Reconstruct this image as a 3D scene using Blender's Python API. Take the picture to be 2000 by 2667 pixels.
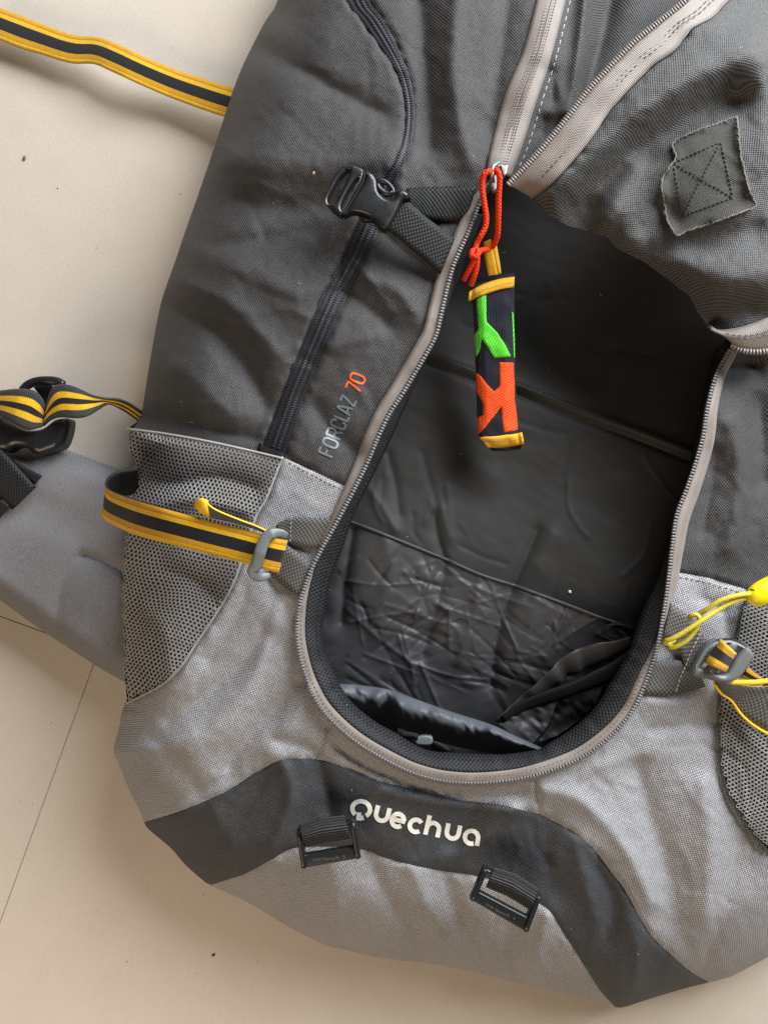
import bpy, math, random
import numpy as np
from mathutils import Vector
from mathutils.geometry import delaunay_2d_cdt

random.seed(7); RNG = np.random.default_rng(11)
for o in list(bpy.data.objects): bpy.data.objects.remove(o)
SC = bpy.context.scene; COL = SC.collection
R = math.radians

# ------------------------------------------------------------------ camera, world, lamps, exposure
CAM_H = 0.82
HFOV = R(52.0)
K = math.tan(HFOV/2)/1000.0            # metres per photo pixel per metre of distance
cd = bpy.data.cameras.new('camera'); cam = bpy.data.objects.new('camera', cd); COL.objects.link(cam)
cam.location = (0, 0, CAM_H); cam.rotation_euler = (0, 0, 0)
cd.sensor_fit = 'HORIZONTAL'; cd.angle = HFOV; cd.clip_start = 0.01; cd.clip_end = 50
SC.camera = cam
wd = bpy.data.worlds.new('World'); SC.world = wd; wd.use_nodes = True
bg = wd.node_tree.nodes['Background']; bg.inputs[0].default_value = (1.0, 0.94, 0.88, 1); bg.inputs[1].default_value = 0.085

def area(name, loc, target, sx, sy, power, color):
    d = bpy.data.lights.new(name, 'AREA'); d.shape = 'RECTANGLE'; d.size = sx; d.size_y = sy
    d.energy = power; d.color = color
    o = bpy.data.objects.new(name, d); COL.objects.link(o); o.location = loc
    o.rotation_euler = (Vector(target)-Vector(loc)).to_track_quat('-Z', 'Y').to_euler()
    return o
area('window_light', (1.00, 1.15, 1.05), (0.05, 0.0, 0.1), 1.6, 0.9, 97, (0.91, 0.96, 1.0))
area('room_light', (-0.9, -1.9, 1.7), (0.0, -0.3, 0.0), 1.4, 1.0, 33, (1.0, 0.79, 0.57))
SC.view_settings.view_transform = 'Standard'; SC.view_settings.look = 'None'
SC.view_settings.exposure = 0.0; SC.view_settings.gamma = 1.0
SC.render.resolution_x = 767; SC.render.resolution_y = 1024

# ------------------------------------------------------------------ helpers
def A2(p): return np.asarray(p, dtype=float)
def W(p, z):
    p = A2(p).reshape(-1, 2); z = np.broadcast_to(np.asarray(z, float), (len(p),))
    s = K*(CAM_H - z)
    return np.stack([(p[:, 0]-1000)*s, -(p[:, 1]-1333.5)*s, z], 1)
def crop(x0, y0, sc, pts): return [(x0+x/sc, y0+y/sc) for x, y in pts]

def resample(p, step=None, n=None):
    p = A2(p); d = np.r_[0, np.cumsum(np.linalg.norm(np.diff(p, axis=0), axis=1))]
    if n is None: n = max(2, int(round(d[-1]/step))+1)
    t = np.linspace(0, d[-1], n)
    return np.stack([np.interp(t, d, p[:, i]) for i in range(p.shape[1])], 1)
def smooth(p, step=None, n=None):
    """Catmull-Rom through the points, resampled by length"""
    p = A2(p)
    if len(p) < 3: return resample(p, step, n)
    q = np.vstack([2*p[0]-p[1], p, 2*p[-1]-p[-2]]); out = []
    for i in range(1, len(q)-2):
        t = np.linspace(0, 1, 12, endpoint=False)[:, None]
        a, b, c, d = q[i-1], q[i], q[i+1], q[i+2]
        out.append(.5*((2*b)+(c-a)*t+(2*a-5*b+4*c-d)*t**2+(3*b-a-3*c+d)*t**3))
    out.append(p[-1:])
    return resample(np.vstack(out), step, n)
def seg_dist(P, line, closed=False):
    L = A2(line)
    if closed: L = np.vstack([L, L[:1]])
    best = np.full(len(P), 1e9)
    for a, b in zip(L[:-1], L[1:]):
        ab = b-a; l2 = ab@ab
        if l2 < 1e-9: continue
        t = np.clip(((P-a)@ab)/l2, 0, 1)
        dx = P[:, 0]-(a[0]+t*ab[0]); dy = P[:, 1]-(a[1]+t*ab[1])
        best = np.minimum(best, dx*dx+dy*dy)
    return np.sqrt(best)
def inside(P, poly):
    poly = A2(poly); x, y = P[:, 0], P[:, 1]; r = np.zeros(len(P), bool)
    j = len(poly)-1
    for i in range(len(poly)):
        xi, yi = poly[i]; xj, yj = poly[j]
        c = ((yi > y) != (yj > y))
        if yj != yi: r ^= c & (x < (xj-xi)*(y-yi)/(yj-yi)+xi)
        j = i
    return r
class TPS:
    def __init__(s, pts):
        a = A2(pts); s.c = a[:, :2]/1000; n = len(a)
        D = np.linalg.norm(s.c[:, None]-s.c[None], axis=2); Kp = s.phi(D)+np.eye(n)*2e-4
        Pm = np.c_[np.ones(n), s.c]; M = np.block([[Kp, Pm], [Pm.T, np.zeros((3, 3))]])
        s.w = np.linalg.solve(M, np.r_[a[:, 2], 0, 0, 0])
    @staticmethod
    def phi(r): return np.where(r > 1e-9, r*r*np.log(np.maximum(r, 1e-9)), 0)
    def __call__(s, P):
        Q = P/1000; D = np.linalg.norm(Q[:, None]-s.c[None], axis=2); n = len(s.c)
        return s.phi(D)@s.w[:n]+s.w[n]+Q@s.w[n+1:]
NT = RNG.random((256, 256))*2-1
def noise(P, sx, sy=None, ang=0, seed=0):
    sy = sy or sx; c, s_ = math.cos(R(ang)), math.sin(R(ang))
    x = (P[:, 0]*c+P[:, 1]*s_)/sx+seed*17.3+900; y = (-P[:, 0]*s_+P[:, 1]*c)/sy+seed*7.7+900
    xi = np.floor(x).astype(int); yi = np.floor(y).astype(int); fx = x-xi; fy = y-yi
    fx = fx*fx*fx*(fx*(fx*6-15)+10); fy = fy*fy*fy*(fy*(fy*6-15)+10)
    g = lambda a, b: NT[a % 256, b % 256]
    return (g(xi, yi)*(1-fx)+g(xi+1, yi)*fx)*(1-fy)+(g(xi, yi+1)*(1-fx)+g(xi+1, yi+1)*fx)*fy
FC = {}
def folds(P, L, soft=False):
    z = np.zeros(len(P))
    for pts, amp, w in L:
        key = tuple(map(tuple, pts))
        if key not in FC: FC[key] = smooth(pts, n=max(3, 2*len(pts)))
        l = FC[key]; mn = l.min(0)-3.2*w; mx = l.max(0)+3.2*w
        k = np.nonzero((P[:, 0] > mn[0]) & (P[:, 0] < mx[0]) & (P[:, 1] > mn[1]) & (P[:, 1] < mx[1]))[0]
        if len(k):
            d = np.minimum(seg_dist(P[k], l), 3.2*w); e_ = .22*w
            g_ = np.exp(-(np.sqrt(d*d+e_*e_)-e_)/(.72*w))*(1-(d/(3.2*w))**2)**2
            if soft and w > 20: g_ = np.exp(-(d/w)**2)
            z[k] += amp*g_
    return z

def link(name, verts, faces, mat, parent, uvs=None, smooth_on=True, mats=None, midx=None):
    me = bpy.data.meshes.new(name)
    me.from_pydata([tuple(map(float, v)) for v in verts], [], [tuple(map(int, f)) for f in faces])
    if uvs is not None:
        ul = me.uv_layers.new(name='UVMap'); li = np.zeros(len(me.loops), dtype=np.int32)
        me.loops.foreach_get('vertex_index', li); ul.data.foreach_set('uv', np.asarray(uvs, float)[li].astype(np.float32).ravel())
    for m in (mats or [mat]): me.materials.append(m)
    if midx is not None: me.polygons.foreach_set('material_index', np.asarray(midx, np.int32))
    me.polygons.foreach_set('use_smooth', np.full(len(me.polygons), smooth_on))
    me.update()
    o = bpy.data.objects.new(name, me); COL.objects.link(o)
    if parent is not None: attach(o, parent)
    return o
def attach(o, parent):
    o.parent = parent
    loc = parent.location.copy(); p = parent.parent
    while p: loc += p.location; p = p.parent
    o.matrix_parent_inverse.identity()
    for v in o.data.vertices: v.co -= loc
def thing(name, label, cat, loc=(0, 0, 0), group=None):
    o = bpy.data.objects.new(name, None); COL.objects.link(o); o.location = loc; o.empty_display_size = .05
    o['label'] = label; o['category'] = cat
    if group: o['group'] = group
    return o

class Bag:
    """collects pieces into one mesh"""
    def __init__(s): s.v = []; s.f = []; s.n = 0; s.uv = []
    def add(s, v, f, uv=None):
        v = np.asarray(v, float); s.v.append(v); s.f += [tuple(i+s.n for i in q) for q in f]; s.n += len(v)
        s.uv.append(np.zeros((len(v), 2)) if uv is None else np.asarray(uv))
    def build(s, name, mat, parent, sm=True): return link(name, np.vstack(s.v), s.f, mat, parent, np.vstack(s.uv), sm)

def cdt(loops, pts=None):
    """triangles of a polygon with holes and inner points -> (verts2d, tris)"""
    V = []; E = []
    for L in loops:
        b = len(V); V += [Vector((float(x), float(y))) for x, y in L]
        E += [(b+i, b+(i+1) % len(L)) for i in range(len(L))]
    if pts is not None: V += [Vector((float(x), float(y))) for x, y in pts]
    r = delaunay_2d_cdt(V, E, [], 2, 1e-4)
    return A2([(v.x, v.y) for v in r[0]]), [tuple(f) for f in r[2]]

def panel(name, poly, hf, mat, parent, step=9, off=0.0, dip=0.0, dipw=7.0, dipline=None, smooth_poly=False):
    poly = resample(np.vstack([A2(poly), A2(poly)[:1]]), step)[:-1]
    mn, mx = poly.min(0), poly.max(0)
    gx = np.arange(mn[0], mx[0], step); gy = np.arange(mn[1], mx[1], step*.866)
    G = np.array([(x+(step/2 if j % 2 else 0), y) for j, y in enumerate(gy) for x in gx])
    G = G[inside(G, poly)]; G = G[near_dist(G, np.vstack([poly, poly[:1]]), step) > step*.5]
    ex = []
    for dd_ in (3.2, -3.2): ex.append(offset_loop(poly, dd_))
    ex = np.vstack(ex); ex = ex[inside(ex, poly)]; ex = ex[near_dist(ex, np.vstack([poly, poly[:1]]), 8) > 2.4]
    G = G[near_dist(G, np.vstack([poly, poly[:1]]), step) > 6.0] if step > 6 else G
    V, T = cdt([poly], np.vstack([G, ex]))
    z = hf(V)+off
    if dip:
        d = np.min([near_dist(V, l_, dipw*4) for l_ in (SEAMS if dipline is None else [A2(dipline)])], axis=0) if dipline is not False else near_dist(V, np.vstack([poly, poly[:1]]), dipw*4)
        z = z-dip*np.exp(-(d/dipw)**2)*(1+.5*noise(V, 20, seed=3))+.0011*noise(V, 17, 17, 0, 5)*np.exp(-(d/26)**2)*(dip > .0015)
    v3 = W(V, z)
    T2 = []
    for t in T:
        a, b, c = v3[t[0]], v3[t[1]], v3[t[2]]
        T2.append(t if (b[0]-a[0])*(c[1]-a[1])-(b[1]-a[1])*(c[0]-a[0]) > 0 else (t[0], t[2], t[1]))
    return link(name, v3, T2, mat, parent, V*3e-4)

def loft(name, G, mat, parent, thick=0.0012, mat2=None, closed_ends=True, bag=None):
    """G: n x m x 3 grid (n along, m across). UV: metres along, 0..1 across"""
    G = np.asarray(G, float); n, m = G.shape[:2]
    du = np.gradient(G, axis=0); dv = np.gradient(G, axis=1)
    N = np.cross(du, dv); N /= np.maximum(np.linalg.norm(N, axis=2, keepdims=True), 1e-12)
    if N[..., 2].mean() < 0: N = -N; flip = True
    else: flip = False
    mid = G[:, m//2]; u = np.r_[0, np.cumsum(np.linalg.norm(np.diff(mid, axis=0), axis=1))]
    uv = np.stack(np.broadcast_arrays(u[:, None], np.linspace(0, 1, m)[None]), 2).reshape(-1, 2)
    V = np.vstack([G.reshape(-1, 3), (G-N*thick).reshape(-1, 3)]); b = n*m
    F = []; I = []
    q = lambda i, j: i*m+j
    for i in range(n-1):
        for j in range(m-1):
            f = (q(i, j), q(i+1, j), q(i+1, j+1), q(i, j+1))
            if flip: f = f[::-1]
            F.append(f); I.append(0); F.append(tuple(b+k for k in f[::-1])); I.append(1)
    rim = [q(i, 0) for i in range(n)]+[q(n-1, j) for j in range(1, m)]+[q(i, m-1) for i in range(n-2, -1, -1)]+[q(0, j) for j in range(m-2, 0, -1)]
    for k in range(len(rim)):
        a, c = rim[k], rim[(k+1) % len(rim)]
        f = (a, b+a, b+c, c)
        if flip: f = f[::-1]
        F.append(f); I.append(1)
    UV = np.vstack([uv, uv])
    if bag is not None: bag.add(V, F, UV); return None
    return link(name, V, F, mat, parent, UV, True, [mat, mat2 or mat], I)

def ribbon(name, A, B, zA, zB, mat, parent, thick=0.0012, m=5, crown=0.0, step=9, mat2=None, sm=True, wave=0.0, wl=60, bag=None):
    A = A2(A); B = A2(B); f = smooth if sm else resample
    n = max(3, int(np.linalg.norm(np.diff(A, axis=0), axis=1).sum()/step))
    a = f(A, n=n); b = f(B, n=n)
    def zz(z, p, ctrl):
        if callable(z): return z(p)
        z = np.asarray(z, float)
        if z.ndim == 0: return np.full(n, float(z))
        return np.interp(np.linspace(0, 1, n), np.linspace(0, 1, len(z)), z)
    a3 = W(a, zz(zA, a, A)); b3 = W(b, zz(zB, b, B))
    t = np.linspace(0, 1, m)[None, :, None]
    G = a3[:, None]*(1-t)+b3[:, None]*t
    G[..., 2] += crown*np.sin(np.pi*t[..., 0])
    if wave:
        P = np.stack([np.linspace(0, n*step, n), np.zeros(n)], 1)
        G[..., 2] += wave*noise(P, wl, seed=len(name))[:, None]
    return loft(name, G, mat, parent, thick, mat2, bag=bag)

def tube(name, path3, r, mat, parent, seg=10, bag=None, flat=1.0):
    P = np.asarray(path3, float); n = len(P); rr = np.broadcast_to(np.asarray(r, float), (n,))
    T = np.gradient(P, axis=0); T /= np.maximum(np.linalg.norm(T, axis=1, keepdims=True), 1e-12)
    up = np.array([0.03, 0.02, 1.0]); S = np.cross(T, up); bad = np.linalg.norm(S, axis=1) < .05; S[bad] = np.cross(T[bad], [1, 0, 0])
    S /= np.linalg.norm(S, axis=1, keepdims=True); U = np.cross(S, T)
    L = np.r_[0, np.cumsum(np.linalg.norm(np.diff(P, axis=0), axis=1))]
    V = []; UV = []; F = []
    for i in range(n):
        for k in range(seg):
            a = 2*math.pi*k/seg
            V.append(P[i]+rr[i]*(math.cos(a)*S[i]+flat*math.sin(a)*U[i])); UV.append((L[i], k/seg))
    for i in range(n-1):
        for k in range(seg):
            F.append((i*seg+k, i*seg+(k+1) % seg, (i+1)*seg+(k+1) % seg, (i+1)*seg+k))
    for i, e in ((0, -1), (n-1, 1)):
        V.append(P[i]+e*T[i]*rr[i]*.5); UV.append((L[i], .5)); c = len(V)-1
        for k in range(seg):
            f = (i*seg+k, i*seg+(k+1) % seg, c); F.append(f if e > 0 else f[::-1])
    if bag is not None: bag.add(V, F, UV); return None
    return link(name, V, F, mat, parent, UV)

def offset_loop(L, d):
    L = A2(L); a = np.roll(L, 1, 0); b = np.roll(L, -1, 0)
    e1 = L-a; e2 = b-L; e1 /= np.linalg.norm(e1, axis=1, keepdims=True)+1e-12; e2 /= np.linalg.norm(e2, axis=1, keepdims=True)+1e-12
    n1 = np.stack([-e1[:, 1], e1[:, 0]], 1); n2 = np.stack([-e2[:, 1], e2[:, 0]], 1)
    nn = n1+n2; nn /= np.maximum(np.linalg.norm(nn, axis=1, keepdims=True), 1e-9)
    return L+nn*d/np.maximum((nn*n1).sum(1, keepdims=True), .5)
def slab(name, loops, zt, thick, mat, parent, bev=0.0012, rnd=6, sm=True, bag=None):
    """moulded piece: outline (+holes) in photo px at its top height zt(px), walls go straight down"""
    xy = []
    zf = zt if callable(zt) else (lambda P: np.full(len(P), float(zt)))
    for li, L in enumerate(loops):
        L = A2(L)
        L = smooth(np.vstack([L, L[:1]]), rnd)[:-1] if sm else resample(np.vstack([L, L[:1]]), rnd)[:-1]
        w = W(L, zf(L)); ar = np.sum(w[:, 0]*np.roll(w[:, 1], -1)-np.roll(w[:, 0], -1)*w[:, 1])
        if (ar > 0) != (li == 0): w = w[::-1]           # outer ccw, holes cw -> left normal points into the solid
        xy.append(w)
    V = []; F = []; rings = []
    prof = [(0, -thick), (0, -bev), (bev*.3, -bev*.3), (bev, 0)]
    for w in xy:
        n = len(w); base = len(V)
        for d, dz in prof:
            o = offset_loop(w[:, :2], d)
            V += [(x, y, z+dz) for (x, y), z in zip(o, w[:, 2])]
        for r in range(len(prof)-1):
            for i in range(n):
                a = base+r*n+i; b = base+r*n+(i+1) % n
                F.append((a, b, b+n, a+n))
        rings.append((base, n))
    for r, rev in ((len(prof)-1, False), (0, True)):
        L2 = []; idx = []
        for base, n in rings:
            ids = list(range(base+r*n, base+r*n+n)); L2.append([(V[i][0]*1000, V[i][1]*1000) for i in ids]); idx += ids
        vv, tt = cdt(L2)
        L3 = A2([V[i] for i in idx]); mp3 = []
        for x, y in vv:
            k = int(np.argmin((L3[:, 0]*1000-x)**2+(L3[:, 1]*1000-y)**2)); d2 = (L3[k, 0]*1000-x)**2+(L3[k, 1]*1000-y)**2
            if d2 < 1e-4: mp3.append(idx[k])
            else: V.append((x/1000, y/1000, L3[k, 2])); mp3.append(len(V)-1)
        for t in tt:
            a, b, c = (vv[k] for k in t[:3]); gc = ((a+b+c)/3)[None]
            if any(inside(gc, h_)[0] for h_ in L2[1:]): continue
            ccw = (b[0]-a[0])*(c[1]-a[1])-(b[1]-a[1])*(c[0]-a[0]) > 0
            t = tuple(mp3[k] for k in t)
            if len(set(t)) == 3: F.append(t if ccw != rev else t[::-1])
    if bag is not None: bag.add(V, F); return None
    o = link(name, V, F, mat, parent)
    md = o.modifiers.new('wn', 'WEIGHTED_NORMAL'); md.keep_sharp = False
    return o
def stroke_bag(bag, pts, hf, w, off=0.0006, step=4, cap=True):
    """flat printed stroke of width w px following the cloth"""
    p = resample(pts, step); t = np.gradient(p, axis=0); t /= np.linalg.norm(t, axis=1, keepdims=True)+1e-9
    if cap: p[0] -= 0*t[0]
    nrm = np.stack([-t[:, 1], t[:, 0]], 1)
    rows = [p+nrm*w*k for k in (-.5, 0, .5)]
    v3 = [W(r, hf(r)+off) for r in rows]; n = len(p)
    V = np.vstack(v3); F = []
    for k in range(2):
        for i in range(n-1): F.append((k*n+i, k*n+i+1, (k+1)*n+i+1, (k+1)*n+i))
    F = [f[::-1] for f in F] if np.cross(V[F[0][1]]-V[F[0][0]], V[F[0][3]]-V[F[0][0]])[2] < 0 else F
    bag.add(V, F)
def stitches(name, path, hf, mat, parent, ln=9, gap=5, w=2.2, off=0.0006, bag=None):
    p = smooth(path, 1.0); b = bag or Bag(); i = 0
    while i+ln < len(p):
        a, c = p[i], p[i+ln]; t = (c-a)/max(np.linalg.norm(c-a), 1e-6); nn = np.array([-t[1], t[0]])*w/2
        q = np.array([a-nn, a+nn, c+nn, c-nn, (a+c)/2-nn*.3, (a+c)/2+nn*.3]); h = hf(q)+off
        h[4:] += .0005; h[:4] -= .0003
        v = W(q, h); b.add(v, [(0, 4, 5, 1)[::-1], (4, 3, 2, 5)[::-1], (0, 3, 4)[::-1], (1, 5, 2)[::-1]])
        i += ln+gap
    if bag is None: return b.build(name, mat, parent)

# ------------------------------------------------------------------ materials
def newmat(name):
    m = bpy.data.materials.new(name); m.use_nodes = True; nt = m.node_tree
    return m, nt, nt.nodes['Principled BSDF']
def nd(nt, t, **kw):
    n = nt.nodes.new(t)
    for k, v in kw.items():
        if k.startswith('i'): n.inputs[int(k[1:])].default_value = v
        else: setattr(n, k, v)
    return n
def mth(nt, op, a, b=None):
    n = nd(nt, 'ShaderNodeMath', operation=op)
    for i, x in enumerate((a, b)):
        if x is None: continue
        if isinstance(x, (int, float)): n.inputs[i].default_value = x
        else: nt.links.new(x, n.inputs[i])
    return n.outputs[0]
def mixc(nt, fac, a, b, blend='MIX'):
    n = nd(nt, 'ShaderNodeMix', data_type='RGBA', blend_type=blend)
    for i, x in ((0, fac), (6, a), (7, b)):
        if isinstance(x, (int, float)): n.inputs[i].default_value = x
        elif isinstance(x, tuple): n.inputs[i].default_value = (*x, 1)
        else: nt.links.new(x, n.inputs[i])
    return n.outputs[2]
def bump(nt, h, bsdf, strength, dist):
    b = nd(nt, 'ShaderNodeBump'); b.inputs['Strength'].default_value = strength; b.inputs['Distance'].default_value = dist
    nt.links.new(h, b.inputs['Height']); nt.links.new(b.outputs[0], bsdf.inputs['Normal'])
def nz(nt, co, scale, detail=2, rough=.5):
    n = nd(nt, 'ShaderNodeTexNoise'); n.inputs['Scale'].default_value = scale; n.inputs['Detail'].default_value = detail
    n.inputs['Roughness'].default_value = rough; nt.links.new(co, n.inputs['Vector']); return n.outputs[0]
def weave_cloth(name, lo, hi, ang=0, pitch=.0024, rough=.62, sheen=.06, spec=.30, bstr=.7):
    """coarse plain-weave pack cloth: raised threads in a staggered grid"""
    m, nt, b = newmat(name)
    co = nd(nt, 'ShaderNodeTexCoord').outputs['Object']
    # slow drift of the threads so that the grid is not ruler straight
    dr = nd(nt, 'ShaderNodeTexNoise'); dr.inputs['Scale'].default_value = 9; nt.links.new(co, dr.inputs['Vector'])
    ad = nd(nt, 'ShaderNodeVectorMath', operation='MULTIPLY_ADD'); nt.links.new(dr.outputs['Color'], ad.inputs[0]); ad.inputs[1].default_value = (.012, .012, 0); nt.links.new(co, ad.inputs[2])
    mp = nd(nt, 'ShaderNodeMapping'); mp.inputs['Rotation'].default_value = (0, 0, R(ang)); nt.links.new(ad.outputs[0], mp.inputs[0])
    s = nd(nt, 'ShaderNodeSeparateXYZ'); nt.links.new(mp.outputs[0], s.inputs[0])
    k = 2*math.pi/pitch
    sx = mth(nt, 'SINE', mth(nt, 'MULTIPLY', s.outputs[0], k)); sy = mth(nt, 'SINE', mth(nt, 'MULTIPLY', s.outputs[1], k))
    wv = mth(nt, 'MULTIPLY_ADD', mth(nt, 'MULTIPLY', sx, sy), .5); wv.node.inputs[2].default_value = .5
    n1 = nz(nt, co, 800, 2, .7); n2 = nz(nt, co, 14, 4)
    f = mth(nt, 'ADD', mth(nt, 'MULTIPLY', wv, .85), mth(nt, 'MULTIPLY', mth(nt, 'SUBTRACT', n1, .5), 1.3)); f.node.use_clamp = True
    c = mixc(nt, f, lo, hi)
    c = mixc(nt, mth(nt, 'MULTIPLY', n2, .35), c, tuple(x*.75 for x in lo))
    nt.links.new(c, b.inputs['Base Color'])
    b.inputs['Roughness'].default_value = rough; b.inputs['Specular IOR Level'].default_value = spec
    b.inputs['Sheen Weight'].default_value = sheen; b.inputs['Sheen Roughness'].default_value = .45
    bump(nt, mth(nt, 'ADD', wv, mth(nt, 'MULTIPLY', n1, .4)), b, bstr, .0006)
    return m
def uv_sep(nt):
    u = nd(nt, 'ShaderNodeUVMap'); s = nd(nt, 'ShaderNodeSeparateXYZ'); nt.links.new(u.outputs[0], s.inputs[0])
    return s.outputs[0], s.outputs[1]
def webbing(name, lo, hi, width=.025, rib=.0016, stripes=None, rough=.55, ribv=True, sheen=.1):
    """woven tape; UV = (metres along, 0..1 across). stripes: list of (v0, v1, colour)"""
    m, nt, b = newmat(name); u, v = uv_sep(nt)
    ru = mth(nt, 'SINE', mth(nt, 'MULTIPLY', u, 2*math.pi/rib))
    rv = mth(nt, 'SINE', mth(nt, 'MULTIPLY', v, 2*math.pi*width/.0034))
    w = mth(nt, 'MULTIPLY', ru, rv) if ribv else ru
    w = mth(nt, 'MULTIPLY_ADD', w, .5); w.node.inputs[2].default_value = .5
    co = nd(nt, 'ShaderNodeTexCoord').outputs['Object']; n = nz(nt, co, 700, 3)
    f = mth(nt, 'ADD', mth(nt, 'MULTIPLY', w, .7), mth(nt, 'MULTIPLY', n, .3))
    c = mixc(nt, f, lo, hi)
    if stripes:
        for v0, v1, col in stripes:
            jit = mth(nt, 'MULTIPLY_ADD', ru, .006); nt.links.new(v, jit.node.inputs[2])
            k = mth(nt, 'MULTIPLY', mth(nt, 'GREATER_THAN', jit, v0), mth(nt, 'LESS_THAN', jit, v1))
            n3 = nz(nt, co, 260, 5, .75); cc = mixc(nt, n3, tuple(x*.62 for x in col), tuple(min(1, x*1.12) for x in col))
            c = mixc(nt, k, c, cc)
    nt.links.new(c, b.inputs['Base Color']); b.inputs['Roughness'].default_value = rough
    b.inputs['Sheen Weight'].default_value = sheen; b.inputs['Specular IOR Level'].default_value = .2
    bump(nt, f, b, .7, .0009); return m
def herring(name, lo, hi):
    m, nt, b = newmat(name); u, v = uv_sep(nt)
    tri = mth(nt, 'PINGPONG', mth(nt, 'MULTIPLY', v, 2.0), .5)
    ph = mth(nt, 'ADD', mth(nt, 'MULTIPLY', u, 2*math.pi/.0014), mth(nt, 'MULTIPLY', tri, 22))
    w = mth(nt, 'MULTIPLY_ADD', mth(nt, 'SINE', ph), .5); w.node.inputs[2].default_value = .5
    co = nd(nt, 'ShaderNodeTexCoord').outputs['Object']; n = nz(nt, co, 90, 4)
    c = mixc(nt, mth(nt, 'ADD', mth(nt, 'MULTIPLY', w, .6), mth(nt, 'MULTIPLY', n, .4)), lo, hi)
    nt.links.new(c, b.inputs['Base Color']); b.inputs['Roughness'].default_value = .55; b.inputs['Sheen Weight'].default_value = .15
    bump(nt, w, b, .4, .0005); return m
def plain(name, col, rough=.4, spec=.5, nscale=0, namp=.2, bstr=0, bdist=.0004, metal=0, sheen=0):
    m, nt, b = newmat(name); b.inputs['Roughness'].default_value = rough; b.inputs['Specular IOR Level'].default_value = spec
    b.inputs['Metallic'].default_value = metal; b.inputs['Sheen Weight'].default_value = sheen
    co = nd(nt, 'ShaderNodeTexCoord').outputs['Object']
    n = nz(nt, co, nscale or 60, 4)
    c = mixc(nt, n, tuple(x*(1-namp) for x in col), tuple(min(1, x*(1+namp)) for x in col)); nt.links.new(c, b.inputs['Base Color'])
    if bstr: bump(nt, n, b, bstr, bdist)
    return m
def lining_mat(name, lo, hi, rough=.42, spec=.35, bs=.2):
    m, nt, b = newmat(name); co = nd(nt, 'ShaderNodeTexCoord').outputs['Object']
    mp = nd(nt, 'ShaderNodeMapping'); mp.inputs['Rotation'].default_value = (0, 0, R(20)); mp.inputs['Scale'].default_value = (1, 2.2, 1); nt.links.new(co, mp.inputs[0])
    n = nz(nt, mp.outputs[0], 38, 5, .55); f = nz(nt, co, 1400, 2)
    c = mixc(nt, mth(nt, 'ADD', mth(nt, 'MULTIPLY', n, .5), mth(nt, 'MULTIPLY', f, .5)), lo, hi); nt.links.new(c, b.inputs['Base Color'])
    b.inputs['Roughness'].default_value = rough; b.inputs['Specular IOR Level'].default_value = spec; b.inputs['Sheen Weight'].default_value = .05
    bump(nt, mth(nt, 'ADD', n, mth(nt, 'MULTIPLY', f, .06)), b, bs, .0012); return m

M = {}
M['dark'] = weave_cloth('charcoal_cloth', (.0075, .0064, .0059), (.115, .108, .108), 14)
M['dark2'] = weave_cloth('charcoal_cloth_flap', (.0125, .0115, .0108), (.178, .173, .172), 52, pitch=.0021)
M['grey'] = weave_cloth('grey_cloth', (.13, .127, .132), (.61, .60, .625), 24, pitch=.0026, spec=.2)
M['band'] = weave_cloth('slate_cloth', (.011, .0118, .0132), (.112, .115, .125), 14, pitch=.0026)
M['pad'] = weave_cloth('pad_cloth', (.11, .107, .113), (.32, .312, .325), 2, pitch=.0024, rough=.7, spec=.3)
M['tape'] = herring('taupe_zip_tape', (.12, .095, .080), (.30, .25, .22))
M['teeth'] = plain('taupe_zip_coil', (.24, .21, .20), .35, .5, 300, .15)
M['steel_teeth'] = plain('grey_zip_coil', (.17, .16, .165), .3, .5, 300, .15)
M['ptape'] = plain('black_zip_tape', (.014, .0145, .019), .55, .3, 500, .5, .6, .0005)
M['pcoil'] = plain('black_zip_coil', (.028, .028, .034), .45, .4, 600, .4)
M['bind'] = webbing('black_binding', (.0015, .0015, .0015), (.036, .036, .039), .013, .0034, sheen=0)
M['web'] = webbing('black_webbing', (.0012, .0012, .0012), (.026, .026, .026), .025, .0034, sheen=0)
M['gweb'] = webbing('taupe_webbing', (.010, .009, .008), (.20, .188, .178), .025, .0036, sheen=.03)
YE = (.88, .50, .018); BK = (.014, .014, .016)
M['stripe'] = webbing('yellow_black_tape', (.6, .34, .01), (.8, .45, .02), .024, .0009, [(-.1, .15, (.66, .34, .012)), (.15, .31, YE), (.14, .165, (.40, .19, .008)), (.31, .69, BK), (.69, .85, (.66, .34, .012)), (.85, 1.1, YE), (.84, .86, (.40, .19, .008))], .6)  # ochre half of each yellow band: shade of its folded ridge put into colour
M['stripe5'] = webbing('striped_hip_webbing', (.012, .012, .013), (.07, .07, .075), .03, .0016, [(.22, .40, YE), (.40, .58, BK), (.58, .76, YE)], .6)
M['yellow'] = plain('yellow_tape', YE, .6, .4, 500, .15, .4)
M['gold'] = webbing('ochre_tape', (.62, .31, .010), (.88, .48, .022), .008, .0009)
M['plastic'] = plain('black_plastic', (.011, .0115, .0125), .33, .5, 900, .25, .12, .0003)
M['gplastic'] = plain('grey_plastic', (.13, .14, .14), .42, .5, 800, .12, .1, .0003)
M['orange'] = webbing('orange_cord', (.42, .012, .002), (.82, .055, .006), .012, .0028, None, .7, sheen=0)
M['lime_cord'] = plain('yellow_elastic', (.60, .48, .04), .6, .4, 900, .25, .6, .0006)
M['toggle'] = plain('yellow_toggle', (.86, .70, .01), .3, .5, 50, .05)
M['metal'] = plain('zinc_slider', (.32, .31, .30), .45, .5, 300, .15, metal=.9)
M['lining'] = lining_mat('black_lining', (.012, .0108, .0098), (.028, .0256, .0238), .6, .25, .05)
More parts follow.
